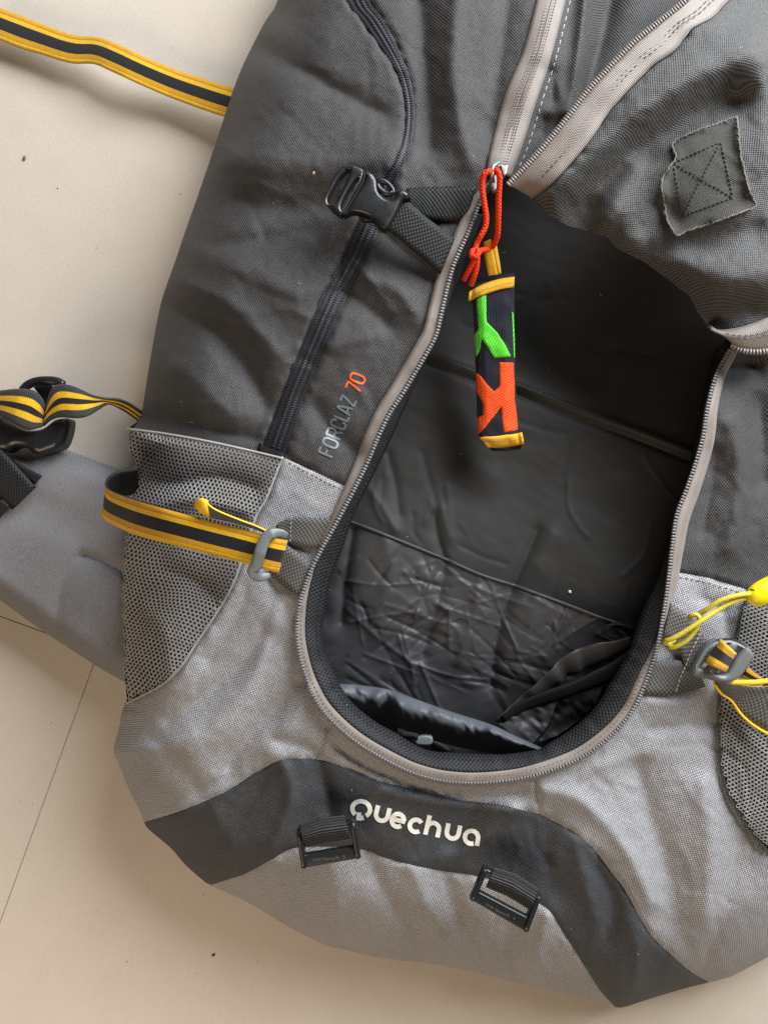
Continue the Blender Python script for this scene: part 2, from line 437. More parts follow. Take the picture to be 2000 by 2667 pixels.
M['lining2'] = lining_mat('black_crinkled_lining', (.020, .0195, .020), (.062, .060, .064), .5, .3, .05)
M['roll'] = lining_mat('slate_coated_lining', (.035, .037, .043), (.12, .127, .145), .48, .3, .3)
M['mesh'] = plain('taupe_mesh', (.33, .31, .295), .5, .5, 400, .25, sheen=.1)
M['under'] = weave_cloth('pocket_backing', (.03, .026, .023), (.10, .09, .082), 14)
M['thread'] = plain('taupe_thread', (.26, .20, .15), .6, .3, 300, .3)
M['bthread'] = plain('black_thread', (.012, .010, .010), .6, .3)
M['lthread'] = plain('pale_thread', (.38, .37, .36), .6, .3)
M['white'] = plain('cream_print', (.80, .79, .72), .6, .3, 260, .12)
M['silver'] = plain('grey_blue_print', (.125, .148, .162), .45, .5, 120, .35)
M['oprint'] = plain('orange_print', (.72, .12, .035), .55, .3, 300, .12)
M['navy'] = webbing('navy_twill', (.003, .003, .006), (.014, .015, .024), .03, .0012)
def embroidery(name, col, ang):
    m, nt, b = newmat(name); co = nd(nt, 'ShaderNodeTexCoord').outputs['Object']
    mp = nd(nt, 'ShaderNodeMapping'); mp.inputs['Rotation'].default_value = (0, 0, R(ang)); nt.links.new(co, mp.inputs[0])
    sp = nd(nt, 'ShaderNodeSeparateXYZ'); nt.links.new(mp.outputs[0], sp.inputs[0]); n = nz(nt, co, 420, 3, .7)
    w = mth(nt, 'SINE', mth(nt, 'ADD', mth(nt, 'MULTIPLY', sp.outputs[0], 2*math.pi/.0021), mth(nt, 'MULTIPLY', n, 5)))
    w = mth(nt, 'MULTIPLY_ADD', w, .5); w.node.inputs[2].default_value = .5
    f = mth(nt, 'ADD', mth(nt, 'MULTIPLY', w, .6), mth(nt, 'MULTIPLY', n, .4))
    nt.links.new(mixc(nt, f, tuple(x*.55 for x in col), tuple(min(1, x*1.12) for x in col)), b.inputs['Base Color'])
    b.inputs['Roughness'].default_value = .65; b.inputs['Specular IOR Level'].default_value = .25; bump(nt, f, b, .8, .0009); return m
M['green'] = embroidery('green_embroidery', (.11, .66, .04), 28)
M['orange2'] = embroidery('orange_embroidery', (.90, .085, .010), 62)
M['fray'] = plain('pale_fray', (.15, .14, .12), .8, .2, 900, .4)
M['patch'] = weave_cloth('patch_cloth', (.012, .011, .009), (.105, .098, .086), -15, pitch=.0016)
M['crumb'] = plain('crumb', (.42, .28, .16), .9, .2, 300, .4)
M['lint'] = plain('lint', (.7, .68, .62), .9, .2)
M['dust'] = plain('grey_lint', (.36, .35, .33), .9, .2)
M['soot'] = plain('dark_speck', (.03, .025, .02), .8, .2)

# floor tile: fine speckled porcelain
def tile_mat():
    m, nt, b = newmat('beige_porcelain'); co = nd(nt, 'ShaderNodeTexCoord').outputs['Object']
    a = nz(nt, co, 5, 5, .6); s = nz(nt, co, 420, 3, .7); s2 = nz(nt, co, 1300, 2, .6)
    m2 = nz(nt, co, 26, 5, .65)
    c = mixc(nt, a, (.57, .51, .44), (.67, .605, .53))
    c = mixc(nt, mth(nt, 'MULTIPLY', mth(nt, 'POWER', m2, 2.0), .9), c, (.50, .43, .36))
    c = mixc(nt, mth(nt, 'MULTIPLY', mth(nt, 'POWER', s, 2.0), 1.3), c, (.42, .345, .27))
    st_m = nd(nt, 'ShaderNodeMapping'); st_m.inputs['Rotation'].default_value = (0, 0, .6); st_m.inputs['Scale'].default_value = (1, 14, 1); nt.links.new(co, st_m.inputs[0])
    sc_ = mth(nt, 'GREATER_THAN', nz(nt, st_m.outputs[0], 16, 4, .6), .68); c = mixc(nt, mth(nt, 'MULTIPLY', sc_, .16), c, (.40, .33, .26))
    a2_ = nz(nt, co, 2.3, 3, .5); c = mixc(nt, mth(nt, 'MULTIPLY', a2_, .45), c, (.50, .425, .345))
    sp = mth(nt, 'GREATER_THAN', nz(nt, co, 55, 3, .7), .735); c = mixc(nt, mth(nt, 'MULTIPLY', sp, .25), c, (.30, .22, .15))
    nt.links.new(c, b.inputs['Base Color']); b.inputs['Roughness'].default_value = .42; b.inputs['Specular IOR Level'].default_value = .55
    bump(nt, mth(nt, 'ADD', s, mth(nt, 'MULTIPLY', s2, .6)), b, .22, .0006); return m
M['tile'] = tile_mat(); M['grout'] = plain('brown_grout', (.40, .29, .19), .9, .2, 300, .3)

# ------------------------------------------------------------------ floor: 600 mm tiles with hairline joints
gv = np.array([(-3, -3, -.0012), (3, -3, -.0012), (3, 3, -.0012), (-3, 3, -.0012)])
floor = link('floor', gv, [(0, 1, 2, 3)], M['grout'], None); floor['kind'] = 'structure'
c0 = W([(256, 1698)], 0)[0]; d1 = W([(0, 2400)], 0)[0]-W([(240, 1740)], 0)[0]; ang = math.atan2(d1[1], d1[0])
TS = .95; g = .0006
tv = np.array([(g/2, g/2), (TS-g/2, g/2), (TS-g/2, TS-g/2), (g/2, TS-g/2)]); b_ = .0005
TV = np.vstack([np.c_[tv, np.full(4, -.0011)], np.c_[tv, np.full(4, -b_)], np.c_[offset_loop(tv, b_), np.zeros(4)]])
TF = [(8, 9, 10, 11)]+[(r*4+i, r*4+(i+1) % 4, r*4+4+(i+1) % 4, r*4+4+i) for r in (0, 1) for i in range(4)]
tme = None
for i in range(-3, 2):
    for j in range(-3, 2):
        if tme is None: t0 = link('tile', TV, TF, M['tile'], floor, None, False); tme = t0.data
        else: t0 = bpy.data.objects.new('tile', tme); COL.objects.link(t0); t0.parent = floor
        ca, sa = math.cos(ang), math.sin(ang)
        t0.location = (c0[0]+(i*ca-j*sa)*TS, c0[1]+(i*sa+j*ca)*TS, 0); t0.rotation_euler = (0, 0, ang)

# ------------------------------------------------------------------ pack: outlines shared by neighbouring panels (photo px)
OUT_L = [(860, -330), (760, -150), (723, 0), (690, 55), (661, 111), (633, 168), (611, 223), (587, 295), (545, 422), (512, 518), (482, 603), (458, 675), (424, 772), (410, 832), (395, 916), (383, 988), (368, 1085)]
MESH_L = [(329, 1113), (331, 1150), (334, 1182), (350, 1200), (338, 1262), (327, 1330), (323, 1400), (317, 1480), (314, 1551), (319, 1678), (319, 1762), (325, 1837)]
LOW_L = [(325, 1837), (316, 1858), (311, 1893), (298, 1940), (297, 1960), (313, 2000), (337, 2060), (362, 2108), (375, 2142)]
BAND_L = [(375, 2142), (386, 2160), (446, 2211), (482, 2253), (530, 2295), (548, 2307)]
BOT = [(548, 2307), (600, 2330), (657, 2358), (747, 2413), (844, 2461), (862, 2467), (1000, 2498), (1100, 2508), (1175, 2521), (1259, 2539), (1422, 2579), (1530, 2603), (1603, 2625)]
BAND_R = [(1603, 2625), (1627, 2624), (1711, 2597), (1790, 2574), (1848, 2560)]
RIGHT = [(1848, 2560), (1904, 2545), (2000, 2494), (2120, 2420), (2260, 2280), (2330, 2100), (2360, 1800), (2370, 1400), (2370, 900), (2340, 400), (2260, 0), (2100, -330)]
BAND_TOP = [(375, 2142), (458, 2117), (542, 2084), (603, 2054), (657, 2018), (690, 2000), (711, 1988), (747, 1977), (826, 1979), (881, 1993), (936, 2014), (990, 2036), (1050, 2050), (1120, 2066), (1204, 2086), (1301, 2096), (1362, 2111), (1404, 2122), (1458, 2148), (1512, 2181), (1555, 2223), (1591, 2271), (1627, 2319), (1657, 2374), (1693, 2434), (1741, 2482), (1796, 2530), (1848, 2560)]
BAND_BOT = [(548, 2307), (603, 2289), (639, 2277), (705, 2241), (753, 2214), (784, 2208), (850, 2206), (904, 2209), (958, 2217), (993, 2232), (1061, 2251), (1141, 2268), (1242, 2283), (1330, 2310), (1410, 2358), (1434, 2377), (1458, 2416), (1500, 2482), (1561, 2579), (1603, 2625)]
TEETH = [(1290, 470), (1262, 505), (1246, 534), (1233, 567), (1215, 612), (1194, 657), (1177, 700), (1164, 748), (1150, 809), (1136, 869), (1115, 911), (1078, 974), (1045, 1029), (1012, 1080), (986, 1134), (959, 1197), (930, 1258), (895, 1325), (868, 1375), (838, 1428), (808, 1488), (788, 1543), (775, 1596), (772, 1653), (778, 1702), (790, 1750), (808, 1798), (832, 1842), (864, 1880), (906, 1919), (955, 1954), (1028, 1995), (1082, 2019), (1147, 2036), (1223, 2043), (1299, 2039), (1370, 2028), (1451, 2003), (1516, 1974), (1570, 1936), (1614, 1895), (1648, 1850), (1672, 1800), (1693, 1748), (1712, 1685), (1726, 1611), (1738, 1533), (1750, 1430), (1762, 1345), (1788, 1275), (1812, 1206), (1830, 1140), (1842, 1062), (1866, 977), (1904, 907)]
ZIP_L = [(820, -330), (840, -150), (904, 0), (940, 48), (1000, 130), (1030, 178), (1048, 229), (1057, 283), (1054, 350), (1030, 416), (1000, 464), (960, 530), (925, 591), (892, 670), (844, 760), (802, 857), (741, 1008), (687, 1152), (681, 1166)]
ZIP_R = [(900, -330), (915, -150), (964, 0), (1000, 50), (1036, 121), (1066, 199), (1078, 259), (1078, 313), (1069, 374), (1054, 416), (1036, 458), (1010, 530), (989, 591), (958, 670), (916, 748), (880, 827), (820, 971), (778, 1080), (745, 1180), (741, 1190)]
MESH_R = [(738, 1191), (717, 1243), (693, 1303), (669, 1345), (648, 1410), (627, 1473), (603, 1533), (561, 1605), (512, 1678), (475, 1735), (422, 1786), (325, 1837)]
SEAM_T = [(741, 1187), (826, 1231), (918, 1276)]
CZ_L = [(1470, -330), (1430, -150), (1398, 0), (1362, 133), (1313, 253), (1277, 392), (1266, 450)]
CZ_R = [(1550, -330), (1510, -150), (1473, 0), (1434, 151), (1398, 259), (1362, 374), (1330, 460)]
FT_L = [(2000, -180), (1880, -90), (1778, 0), (1711, 54), (1651, 102), (1591, 163), (1530, 229), (1470, 307), (1410, 380), (1362, 434), (1319, 478)]
FT_R = [(2080, -180), (1990, -80), (1898, 0), (1856, 42), (1800, 74), (1759, 127), (1699, 169), (1651, 217), (1591, 283), (1542, 356), (1482, 428), (1434, 478), (1386, 516)]
FL_B = [(1386, 512), (1404, 528), (1422, 555), (1482, 588), (1530, 603), (1579, 615), (1603, 645), (1651, 669), (1669, 676), (1735, 724), (1796, 772), (1814, 809), (1840, 845), (1860, 856), (1905, 854), (1950, 843), (2000, 826), (2120, 770), (2300, 700)]
SEAM_R = [(1765, 1490), (1844, 1505), (1945, 1536)]
MESHR_L = [(1945, 1536), (1934, 1587), (1916, 1655), (1893, 1730), (1872, 1811), (1870, 1880), (1875, 1937), (1876, 2000), (1892, 2060), (1922, 2120), (1964, 2181), (2000, 2223), (2090, 2290), (2250, 2285)]
def SM(l): return [tuple(p) for p in smooth(l, 13)]
OUT_L, MESH_L, LOW_L, BAND_L, BOT, BAND_R, BAND_TOP, BAND_BOT, ZIP_L, ZIP_R, MESH_R = map(SM, (OUT_L, MESH_L, LOW_L, BAND_L, BOT, BAND_R, BAND_TOP, BAND_BOT, ZIP_L, ZIP_R, MESH_R))
TEETH_S = smooth(TEETH, 6)
def part_of(line, p0, p1):
    """stretch of a dense line between the points nearest to p0 and p1"""
    L = A2(line); i = int(np.argmin(np.linalg.norm(L-A2(p0), axis=1))); j = int(np.argmin(np.linalg.norm(L-A2(p1), axis=1)))
    return [tuple(p) for p in (L[i:j+1] if i <= j else L[j:i+1][::-1])]

OUTLINE = OUT_L+MESH_L+LOW_L[1:]+BAND_L[1:]+BOT[1:]+BAND_R[1:]+RIGHT[1:]
OUT_C = resample(A2(OUTLINE), 14)
BASE = TPS([(600, -300, .12), (1000, -300, .14), (1500, -300, .15), (2000, -300, .15), (2250, -200, .14),
    (600, 100, .135), (850, 100, .15), (1200, 100, .165), (1430, 100, .170), (1600, 150, .150), (1450, 350, .165),
    (600, 400, .145), (900, 400, .160), (1250, 440, .168), (450, 800, .140), (800, 800, .160), (1100, 900, .165),
    (420, 1200, .140), (700, 1200, .154), (950, 1230, .162), (400, 1600, .138), (700, 1600, .150), (780, 1650, .158),
    (350, 2000, .125), (600, 1950, .142), (850, 1880, .157), (1220, 2030, .163), (1220, 2120, .148), (1000, 2180, .147),
    (1400, 2150, .147), (600, 2200, .125), (1000, 2350, .128), (1500, 2300, .135), (1300, 2500, .108), (1600, 2550, .105), (800, 2420, .112),
    (1700, 1800, .158), (1720, 1600, .160), (1850, 1900, .150), (1900, 2300, .132), (1760, 1350, .160), (1900, 1200, .155),
    (2000, 1700, .150), (1870, 950, .160), (2200, 1200, .145), (2200, 2000, .13)])
BF = [  # (path, amplitude, width): ridges + / valleys -
    # big pocket
    ([(655, 112), (760, 165), (880, 235), (1000, 300)], -.007, 42),
    ([(600, 420), (760, 430), (900, 420), (1010, 400)], .010, 95),
    ([(620, 520), (740, 540), (860, 530)], -.010, 70),
    ([(480, 640), (600, 690), (760, 760)], .006, 70),
    ([(560, 640), (700, 620), (820, 600)], -.004, 35),
    ([(430, 790), (540, 850), (640, 960), (690, 1050)], -.011, 48),
    ([(480, 730), (620, 800), (720, 920)], .006, 45),
    ([(420, 930), (520, 1000), (600, 1080)], .007, 60),
    ([(420, 1090), (540, 1120), (660, 1140)], -.007, 40),
    # front panel
    ([(1190, -60), (1180, 150), (1195, 320), (1225, 420)], .009, 55),
    ([(1095, 0), (1110, 200), (1120, 380)], -.010, 48),
    ([(1330, -60), (1300, 180), (1270, 330)], -.006, 44),
        ([(900, 760), (960, 800), (1010, 850)], -.006, 38),
    ([(960, 720), (1040, 760), (1090, 830)], .006, 40),
    ([(860, 900), (920, 890), (980, 870)], .004, 34),
    ([(820, 1060), (860, 1120), (930, 1180)], -.006, 36),
    ([(980, 590), (1060, 660), (1120, 700)], -.005, 34),
    # zip gusset
    ([(1480, -100), (1440, 160), (1470, 300), (1430, 400)], .003, 24),
    ([(1530, -60), (1515, 80), (1495, 230), (1480, 290)], .014, 24),
    ([(1610, -100), (1570, 80), (1520, 250)], -.018, 44),
    ([(1440, 190), (1440, 260)], -.006, 22), ([(1420, 310), (1410, 340)], -.006, 18),
    # grey panel beside the mesh pocket
    ([(690, 1650), (640, 1720), (560, 1790), (440, 1880)], -.009, 40),
    ([(740, 1560), (700, 1640), (670, 1740), (600, 1860), (500, 1960)], .006, 40),
    ([(770, 1780), (720, 1840), (650, 1915), (600, 1990)], -.008, 34),
    ([(800, 1800), (760, 1890), (700, 1960)], .005, 30),
    ([(640, 1540), (610, 1620), (540, 1720)], -.004, 30),
    ([(380, 1900), (460, 1990), (520, 2060)], -.005, 40),
    ([(720, 1930), (780, 1940), (830, 1965)], -.005, 20),
    ([(330, 1960), (420, 1950), (500, 1920)], .004, 40),
    ([(440, 2100), (530, 2060), (600, 2020)], -.004, 22),
    ([(700, 1480), (720, 1540), (760, 1600)], -.004, 26),
    # strip under the zip
    ([(880, 1945), (960, 2000), (1050, 2035), (1150, 2062), (1260, 2070), (1360, 2062)], -.006, 20),
    ([(1000, 2062), (1100, 2085), (1230, 2100), (1350, 2110)], .004, 18),
    # slate band
    ([(735, 1985), (760, 2060), (740, 2140), (700, 2230)], .007, 34),
    ([(830, 1985), (850, 2060), (860, 2120)], -.008, 30),
    ([(690, 2020), (640, 2110), (580, 2180)], -.004, 34),
    ([(560, 2120), (600, 2200), (630, 2270)], .004, 30),
    ([(990, 2040), (960, 2100), (900, 2160)], .004, 30),
    ([(1340, 2110), (1250, 2190), (1150, 2240)], .006, 34),
    ([(1240, 2110), (1180, 2200)], -.004, 28),
    ([(1440, 2140), (1420, 2230), (1450, 2320)], -.004, 34),
    ([(1560, 2260), (1600, 2350), (1590, 2450)], -.008, 30),
    ([(1500, 2200), (1530, 2320), (1560, 2430)], .006, 36),
    ([(1640, 2400), (1660, 2480), (1650, 2580)], .005, 34),
    # base panel
    ([(960, 2225), (1000, 2330), (1080, 2420)], -.006, 36),
    ([(860, 2240), (880, 2340), (850, 2440)], .005, 44),
    ([(1070, 2260), (1110, 2350), (1140, 2420)], .005, 34),
    ([(1160, 2280), (1180, 2360), (1240, 2460), (1290, 2530)], -.007, 34),
    ([(1430, 2390), (1400, 2470), (1420, 2560)], .009, 34),
    ([(1330, 2420), (1340, 2500), (1360, 2560)], -.008, 34),
    ([(720, 2250), (740, 2330), (760, 2400)], .005, 34),
    # right grey panel
    ([(1420, 2060), (1500, 2080), (1580, 2150), (1650, 2250), (1690, 2350)], .007, 40),
    ([(1660, 2000), (1690, 2120), (1740, 2260), (1760, 2400)], -.010, 60),
    ([(1830, 2050), (1850, 2200), (1840, 2380)], .008, 60),
    ([(1690, 1830), (1780, 1830), (1850, 1800)], .005, 30),
    ([(1700, 1900), (1790, 1890), (1860, 1880)], -.005, 28),
    ([(1560, 2000), (1620, 1980), (1700, 1960)], .004, 34),
    ([(1930, 2200), (1900, 2330), (1850, 2480)], -.005, 44),
    # right flank
    ([(1900, 1100), (1930, 1250), (1900, 1420)], .008, 50), ([(1860, 1180), (1850, 1280), (1830, 1380)], -.006, 32),
    ([(1980, 1050), (1990, 1250)], -.008, 40), ([(1960, 950), (1900, 960)], -.02, 40),
    ([(1830, 1560), (1880, 1590), (1900, 1640)], -.005, 26),
]
RO = A2(OUT_C)
CR = []                                   # short sharp creases in the stiff cloth, running with the big folds
def crease_field(out, n, x0, x1, y0, y1, dirs, lo, hi, a0, a1, w0=5, w1=10):
    for _ in range(n):
        x, y = RNG.uniform(x0, x1), RNG.uniform(y0, y1); a = R(dirs[RNG.integers(len(dirs))]+RNG.normal(0, 13)); l = RNG.uniform(lo, hi); bn = RNG.normal(0, .12)*l
        c, s_ = math.cos(a), math.sin(a)
        out.append(([(x, y), (x+.5*l*c-bn*s_, y+.5*l*s_+bn*c), (x+l*c, y+l*s_)], RNG.choice([-1, 1])*RNG.uniform(a0, a1), RNG.uniform(w0, w1)))
crease_field(CR, 34, 480, 980, 120, 1050, [35, 50, 15], 70, 220, .0004, .0012, 7, 16)
crease_field(CR, 22, 880, 1250, 60, 1150, [80, 60, 110, 30], 60, 180, .0004, .0012, 6, 14)
crease_field(CR, 40, 380, 800, 1500, 2050, [125, 140, 110], 60, 200, .0004, .0012, 5, 12)
crease_field(CR, 34, 560, 1560, 2020, 2300, [115, 70, 150], 50, 150, .0004, .0011, 5, 11)
crease_field(CR, 40, 640, 1500, 2260, 2520, [70, 55, 100], 50, 160, .0005, .0013, 5, 12)
crease_field(CR, 40, 1500, 1980, 1850, 2500, [60, 75, 40, 110], 60, 220, .0004, .0012, 5, 12)
crease_field(CR, 14, 1780, 2000, 1000, 1480, [80, 100, 60], 60, 160, .0004, .0012, 6, 12)
def body_raw(P): return BASE(P)+1.0*folds(P, BF)+folds(P, CR)+.0012*noise(P, 150, 90, 35, 1)+.0005*noise(P, 64, 40, -25, 2)
def near_dist(P, line, RR):
    """distance to a line, exact only within RR"""
    L = A2(line); best = np.full(len(P), RR*RR*1.0); order = np.argsort(P[:, 0], kind='stable'); xs = P[order, 0]
    for a, b in zip(L[:-1], L[1:]):
        ab = b-a; l2 = ab@ab
        if l2 < 1e-9: continue
        i0 = np.searchsorted(xs, min(a[0], b[0])-RR); i1 = np.searchsorted(xs, max(a[0], b[0])+RR)
        if i1 <= i0: continue
        k = order[i0:i1]; y = P[k, 1]; k = k[(y > min(a[1], b[1])-RR) & (y < max(a[1], b[1])+RR)]
        if not len(k): continue
        Q = P[k]; t = np.clip(((Q-a)@ab)/l2, 0, 1)
        dx = Q[:, 0]-(a[0]+t*ab[0]); dy = Q[:, 1]-(a[1]+t*ab[1]); best[k] = np.minimum(best[k], dx*dx+dy*dy)
    return np.sqrt(best)
def roll_off(P, line, RR, D, clip=.955):
    d = near_dist(P, line, RR); t = np.clip(1-d/RR, 0, 1)*clip
    return D*(1-np.sqrt(1-t*t))/(1-math.sqrt(1-clip*clip))
def body_h(P):
    P = A2(P).reshape(-1, 2)
    return body_raw(P)-roll_off(P, RO, 175, .075)

class Cache:
    """height sampled once on a grid, for the many small pieces"""
    def __init__(s, f, x0, x1, y0, y1, st):
        s.x0, s.y0, s.st = x0, y0, st; gx = np.arange(x0, x1, st); gy = np.arange(y0, y1, st); s.sh = (len(gy), len(gx))
        X, Y = np.meshgrid(gx, gy); s.g = f(np.stack([X.ravel(), Y.ravel()], 1)).reshape(s.sh)
    def __call__(s, P):
        P = A2(P).reshape(-1, 2); x = np.clip((P[:, 0]-s.x0)/s.st, 0, s.sh[1]-1.001); y = np.clip((P[:, 1]-s.y0)/s.st, 0, s.sh[0]-1.001)
        i = x.astype(int); j = y.astype(int); u = x-i; v = y-j; g = s.g
        return (g[j, i]*(1-u)+g[j, i+1]*u)*(1-v)+(g[j+1, i]*(1-u)+g[j+1, i+1]*u)*v
body_x = body_h
body_h = Cache(body_x, -20, 2400, -350, 2660, 6)
SEAMS = [A2(l_) for l_ in (ZIP_L, ZIP_R, MESH_R, SEAM_T, BAND_TOP, BAND_BOT, SEAM_R, MESHR_L, [(862, 1880), (845, 1935), (826, 1979)], [(1392, 2022), (1400, 2075), (1404, 2122)])]
pack = thing('backpack', 'large charcoal and grey hiking backpack lying open on beige floor tiles', 'backpack')

# panels -------------------------------------------------------------------------------------------------
MESH_L_IN = [(x+11, y) for x, y in MESH_L]
panel('pocket_panel', OUT_L+MESH_L_IN[1:]+MESH_R[::-1][1:]+[(712, 1180)]+ZIP_L[::-1], body_x, M['dark'], pack, dip=.0024, dipw=6)
zip_poly = ZIP_L+ZIP_R[::-1]
pz = panel('pocket_zipper', zip_poly, lambda P: body_h(P)-.0016, M['ptape'], pack, step=8)
cz_t = part_of(TEETH_S, (1270, 490), (918, 1276))
panel('front_panel', ZIP_R+SEAM_T[1:]+cz_t[::-1]+CZ_R[::-1][0:]+[(1550, -330)], body_x, M['dark'], pack, dip=.0024, dipw=6)
panel('gusset_panel', CZ_R+[(1319, 478)]+FT_L[::-1][1:]+[(2050, -330)], body_x, M['dark'], pack)
tl = part_of(TEETH_S, (918, 1276), (862, 1880))
gp1 = panel('grey_panel', MESH_R[:-1]+LOW_L+part_of(resample(BAND_TOP, 6), (375, 2142), (826, 1979))[1:]+[(845, 1935)]+tl[::-1]+SEAM_T[::-1][0:2], body_x, M['grey'], pack, dip=.0024, dipw=6)
tb = part_of(TEETH_S, (862, 1880), (1392, 2022))
gp2 = panel('grey_panel', tb+[(1400, 2075)]+part_of(resample(BAND_TOP, 6), (826, 1979), (1404, 2122))[::-1]+[(845, 1935)], body_x, M['grey'], pack, dip=.0024, dipw=6)
tr = part_of(TEETH_S, (1392, 2022), (1742, 1490))
gp3 = panel('grey_panel', tr+SEAM_R+MESHR_L[1:]+[(2260, 2280), (2120, 2420), (2000, 2494), (1904, 2545)]+part_of(resample(BAND_TOP, 6), (1404, 2122), (1848, 2560))[::-1]+[(1400, 2075)], body_x, M['grey'], pack, dip=.0024, dipw=6)
lb = panel('logo_band', BAND_TOP+BAND_R[::-1][1:]+BAND_BOT[::-1][1:]+BAND_L[::-1][1:-1], body_x, M['band'], pack, dip=.0024, dipw=6)
panel('base_panel', BAND_BOT+BOT[::-1][1:-1], body_x, M['grey'], pack, dip=.0024, dipw=6)
tq = part_of(TEETH_S, (1742, 1490), (1904, 907))
panel('flank_panel', tq+[(1950, 780), (2100, 650), (2300, 600), (2370, 900), (2370, 1400), (2365, 1560)]+SEAM_R[::-1], body_x, M['dark'], pack, dip=.0024, dipw=6)
panel('pocket_backing', MESHR_L+[(2330, 2100), (2360, 1800), (2365, 1560)], lambda P: body_h(P)-.003, M['under'], pack)

# turned-under side all round, down to the floor
ol = resample(A2(OUTLINE+[OUTLINE[0]]), 14)
z0 = body_h(ol)-.0005; r0 = W(ol, z0); cen = r0[:, :2].mean(0)
dirs = cen-r0[:, :2]; dirs /= np.linalg.norm(dirs, axis=1, keepdims=True)
r0 = np.c_[r0[:, :2]+dirs*.0022, r0[:, 2]-.0015]; rings = [r0]
for f, inn in ((.72, .004), (.45, .012), (.2, .026), (.02, .05)):
    rings.append(np.c_[r0[:, :2]+dirs*inn, np.maximum(r0[:, 2]*f, .002)])
G = np.stack(rings, 1); nn, mm = G.shape[:2]
F = [(i*mm+j, i*mm+j+1, (i+1)*mm+j+1, (i+1)*mm+j) for i in range(nn-1) for j in range(mm-1)]
link('back_panel', G.reshape(-1, 3), F, M['band'], pack)

# ------------------------------------------------------------------ pocket zip (black coil)
b = Bag(); zl = smooth(ZIP_L, n=400); zr = smooth(ZIP_R, n=400); zc = (zl+zr)/2; wd_ = np.linalg.norm(zr-zl, axis=1)
L = np.r_[0, np.cumsum(np.linalg.norm(np.diff(zc, axis=0), axis=1))]
s = 0.0
while s < L[-1]-14:
    c = np.array([np.interp(s, L, zc[:, 0]), np.interp(s, L, zc[:, 1])]); e = np.array([np.interp(s, L, (zr-zl)[:, 0]), np.interp(s, L, (zr-zl)[:, 1])])
    e /= np.linalg.norm(e); t = np.array([-e[1], e[0]])
    if c[1] > -60:
        for sd in (-1, 1):
            q = np.array([c+e*sd*2.2-t*2.6, c+e*sd*2.2+t*2.6, c+e*sd*13-t*1.6, c+e*sd*13+t*1.6, c+e*sd*7.5])
            h = body_h(q)-.0016+np.array([.0003, .0003, .0002, .0002, .0014])
            b.add(W(q, h), [(0, 1, 4), (1, 3, 4), (3, 2, 4), (2, 0, 4)] if sd > 0 else [(1, 0, 4), (3, 1, 4), (2, 3, 4), (0, 2, 4)])
    s += 6.4
co_ = b.build('coil', M['pcoil'], pz); co_['kind'] = 'stuff'
for dx in (-1, 1):
    pth = zc+(zr-zl)*.36*dx
    st = stitches('stitching', pth[pth[:, 1] > -40], lambda P: body_h(P)-.001, M['ptape'], pz, 5, 3, 3)
    st['kind'] = 'stuff'
ribbon('zipper_end', [(676, 1150), (692, 1166), (738, 1180)], [(672, 1166), (690, 1182), (740, 1196)], lambda p: body_h(p)+.002, lambda p: body_h(p)+.002, M['web'], pz)

# ------------------------------------------------------------------ main zip: tape turns over along its way; teeth on one edge
TS_ = smooth(TEETH, 8); n = len(TS_)
tn = np.gradient(TS_, axis=0); tn /= np.linalg.norm(tn, axis=1, keepdims=True); nrm = np.stack([tn[:, 1], -tn[:, 0]], 1)   # points out of the loop? fixed below
ctr = np.array([1300, 1400]); sgn = np.sign(((TS_-ctr)*nrm).sum(1)); nrm *= np.median(sgn)
ysrc = TS_[:, 1]; i_low = int(np.argmax(ysrc)); arc = np.arange(n)
off = np.where(arc < i_low, np.interp(ysrc, [470, 520, 600, 900, 1150, 1280, 1400, 1500, 1600, 2050], [10, 22, 30, 36, 34, 26, 14, -8, -20, -30]),
               np.interp(ysrc, [900, 960, 1100, 1340, 1500, 1600, 1680, 1760, 2050], [20, 22, 30, 36, 26, 14, -8, -24, -30]))
Wt = 37.0
lowr = np.sqrt(np.maximum(Wt**2-off**2, 0))*3e-4*.6
def zip_h(P): return body_h(P)+.0065
e0 = W(TS_, zip_h(TS_)); P1 = TS_+nrm*off[:, None]; e1 = W(P1, body_h(P1)+.0052-lowr*.45)
t = np.linspace(0, 1, 5)[None, :, None]; G = e0[:, None]*(1-t)+e1[:, None]*t; G[..., 2] += .0008*np.sin(np.pi*t[..., 0])
mz = loft('main_zipper', G, M['tape'], pack, .001)
def tooth_run(path, hf, bag, pitch=8.2, w=6.5, l=3.0, side=None, h=.0024):
    p = smooth(path, 1.0); tg = np.gradient(p, axis=0); tg /= np.linalg.norm(tg, axis=1, keepdims=True)+1e-9
    s = 3.0
    while s < len(p)-3:
        i = int(s); c = p[i]; t_ = tg[i]; nn_ = np.array([-t_[1], t_[0]])
        q = []; hh = []
        for a in (-1, 1):
            for k, (dn, dh) in enumerate(((-1, 0), (-.7, .8), (0, 1.0), (.7, .8), (1, 0))):
                q.append(c+t_*l*a*(1 if 0 < k < 4 else .8)+nn_*w*dn); hh.append(dh*h)
        q = np.array(q); v = W(q, hf(q)+np.array(hh))
        f = [(j, j+1, j+6, j+5) for j in range(4)]+[(4, 3, 2, 1, 0), (5, 6, 7, 8, 9)]
        if np.cross(v[f[1][1]]-v[f[1][0]], v[f[1][3]]-v[f[1][0]])[2] < 0: f = [x[::-1] for x in f]
        bag.add(v, f); s += pitch
b = Bag(); tooth_run(TEETH, zip_h, b); o = b.build('teeth', M['steel_teeth'], mz); o['kind'] = 'stuff'
so = TS_+nrm*(off*.62)[:, None]; sel = np.abs(off) > 16
def tape_mid(P): return body_h(P)+.0068
b = Bag(); st_ = so[(arc < i_low) & sel & (off < 0)]; stitches('x', st_, tape_mid, None, None, 7, 5, 2, .0004, b)
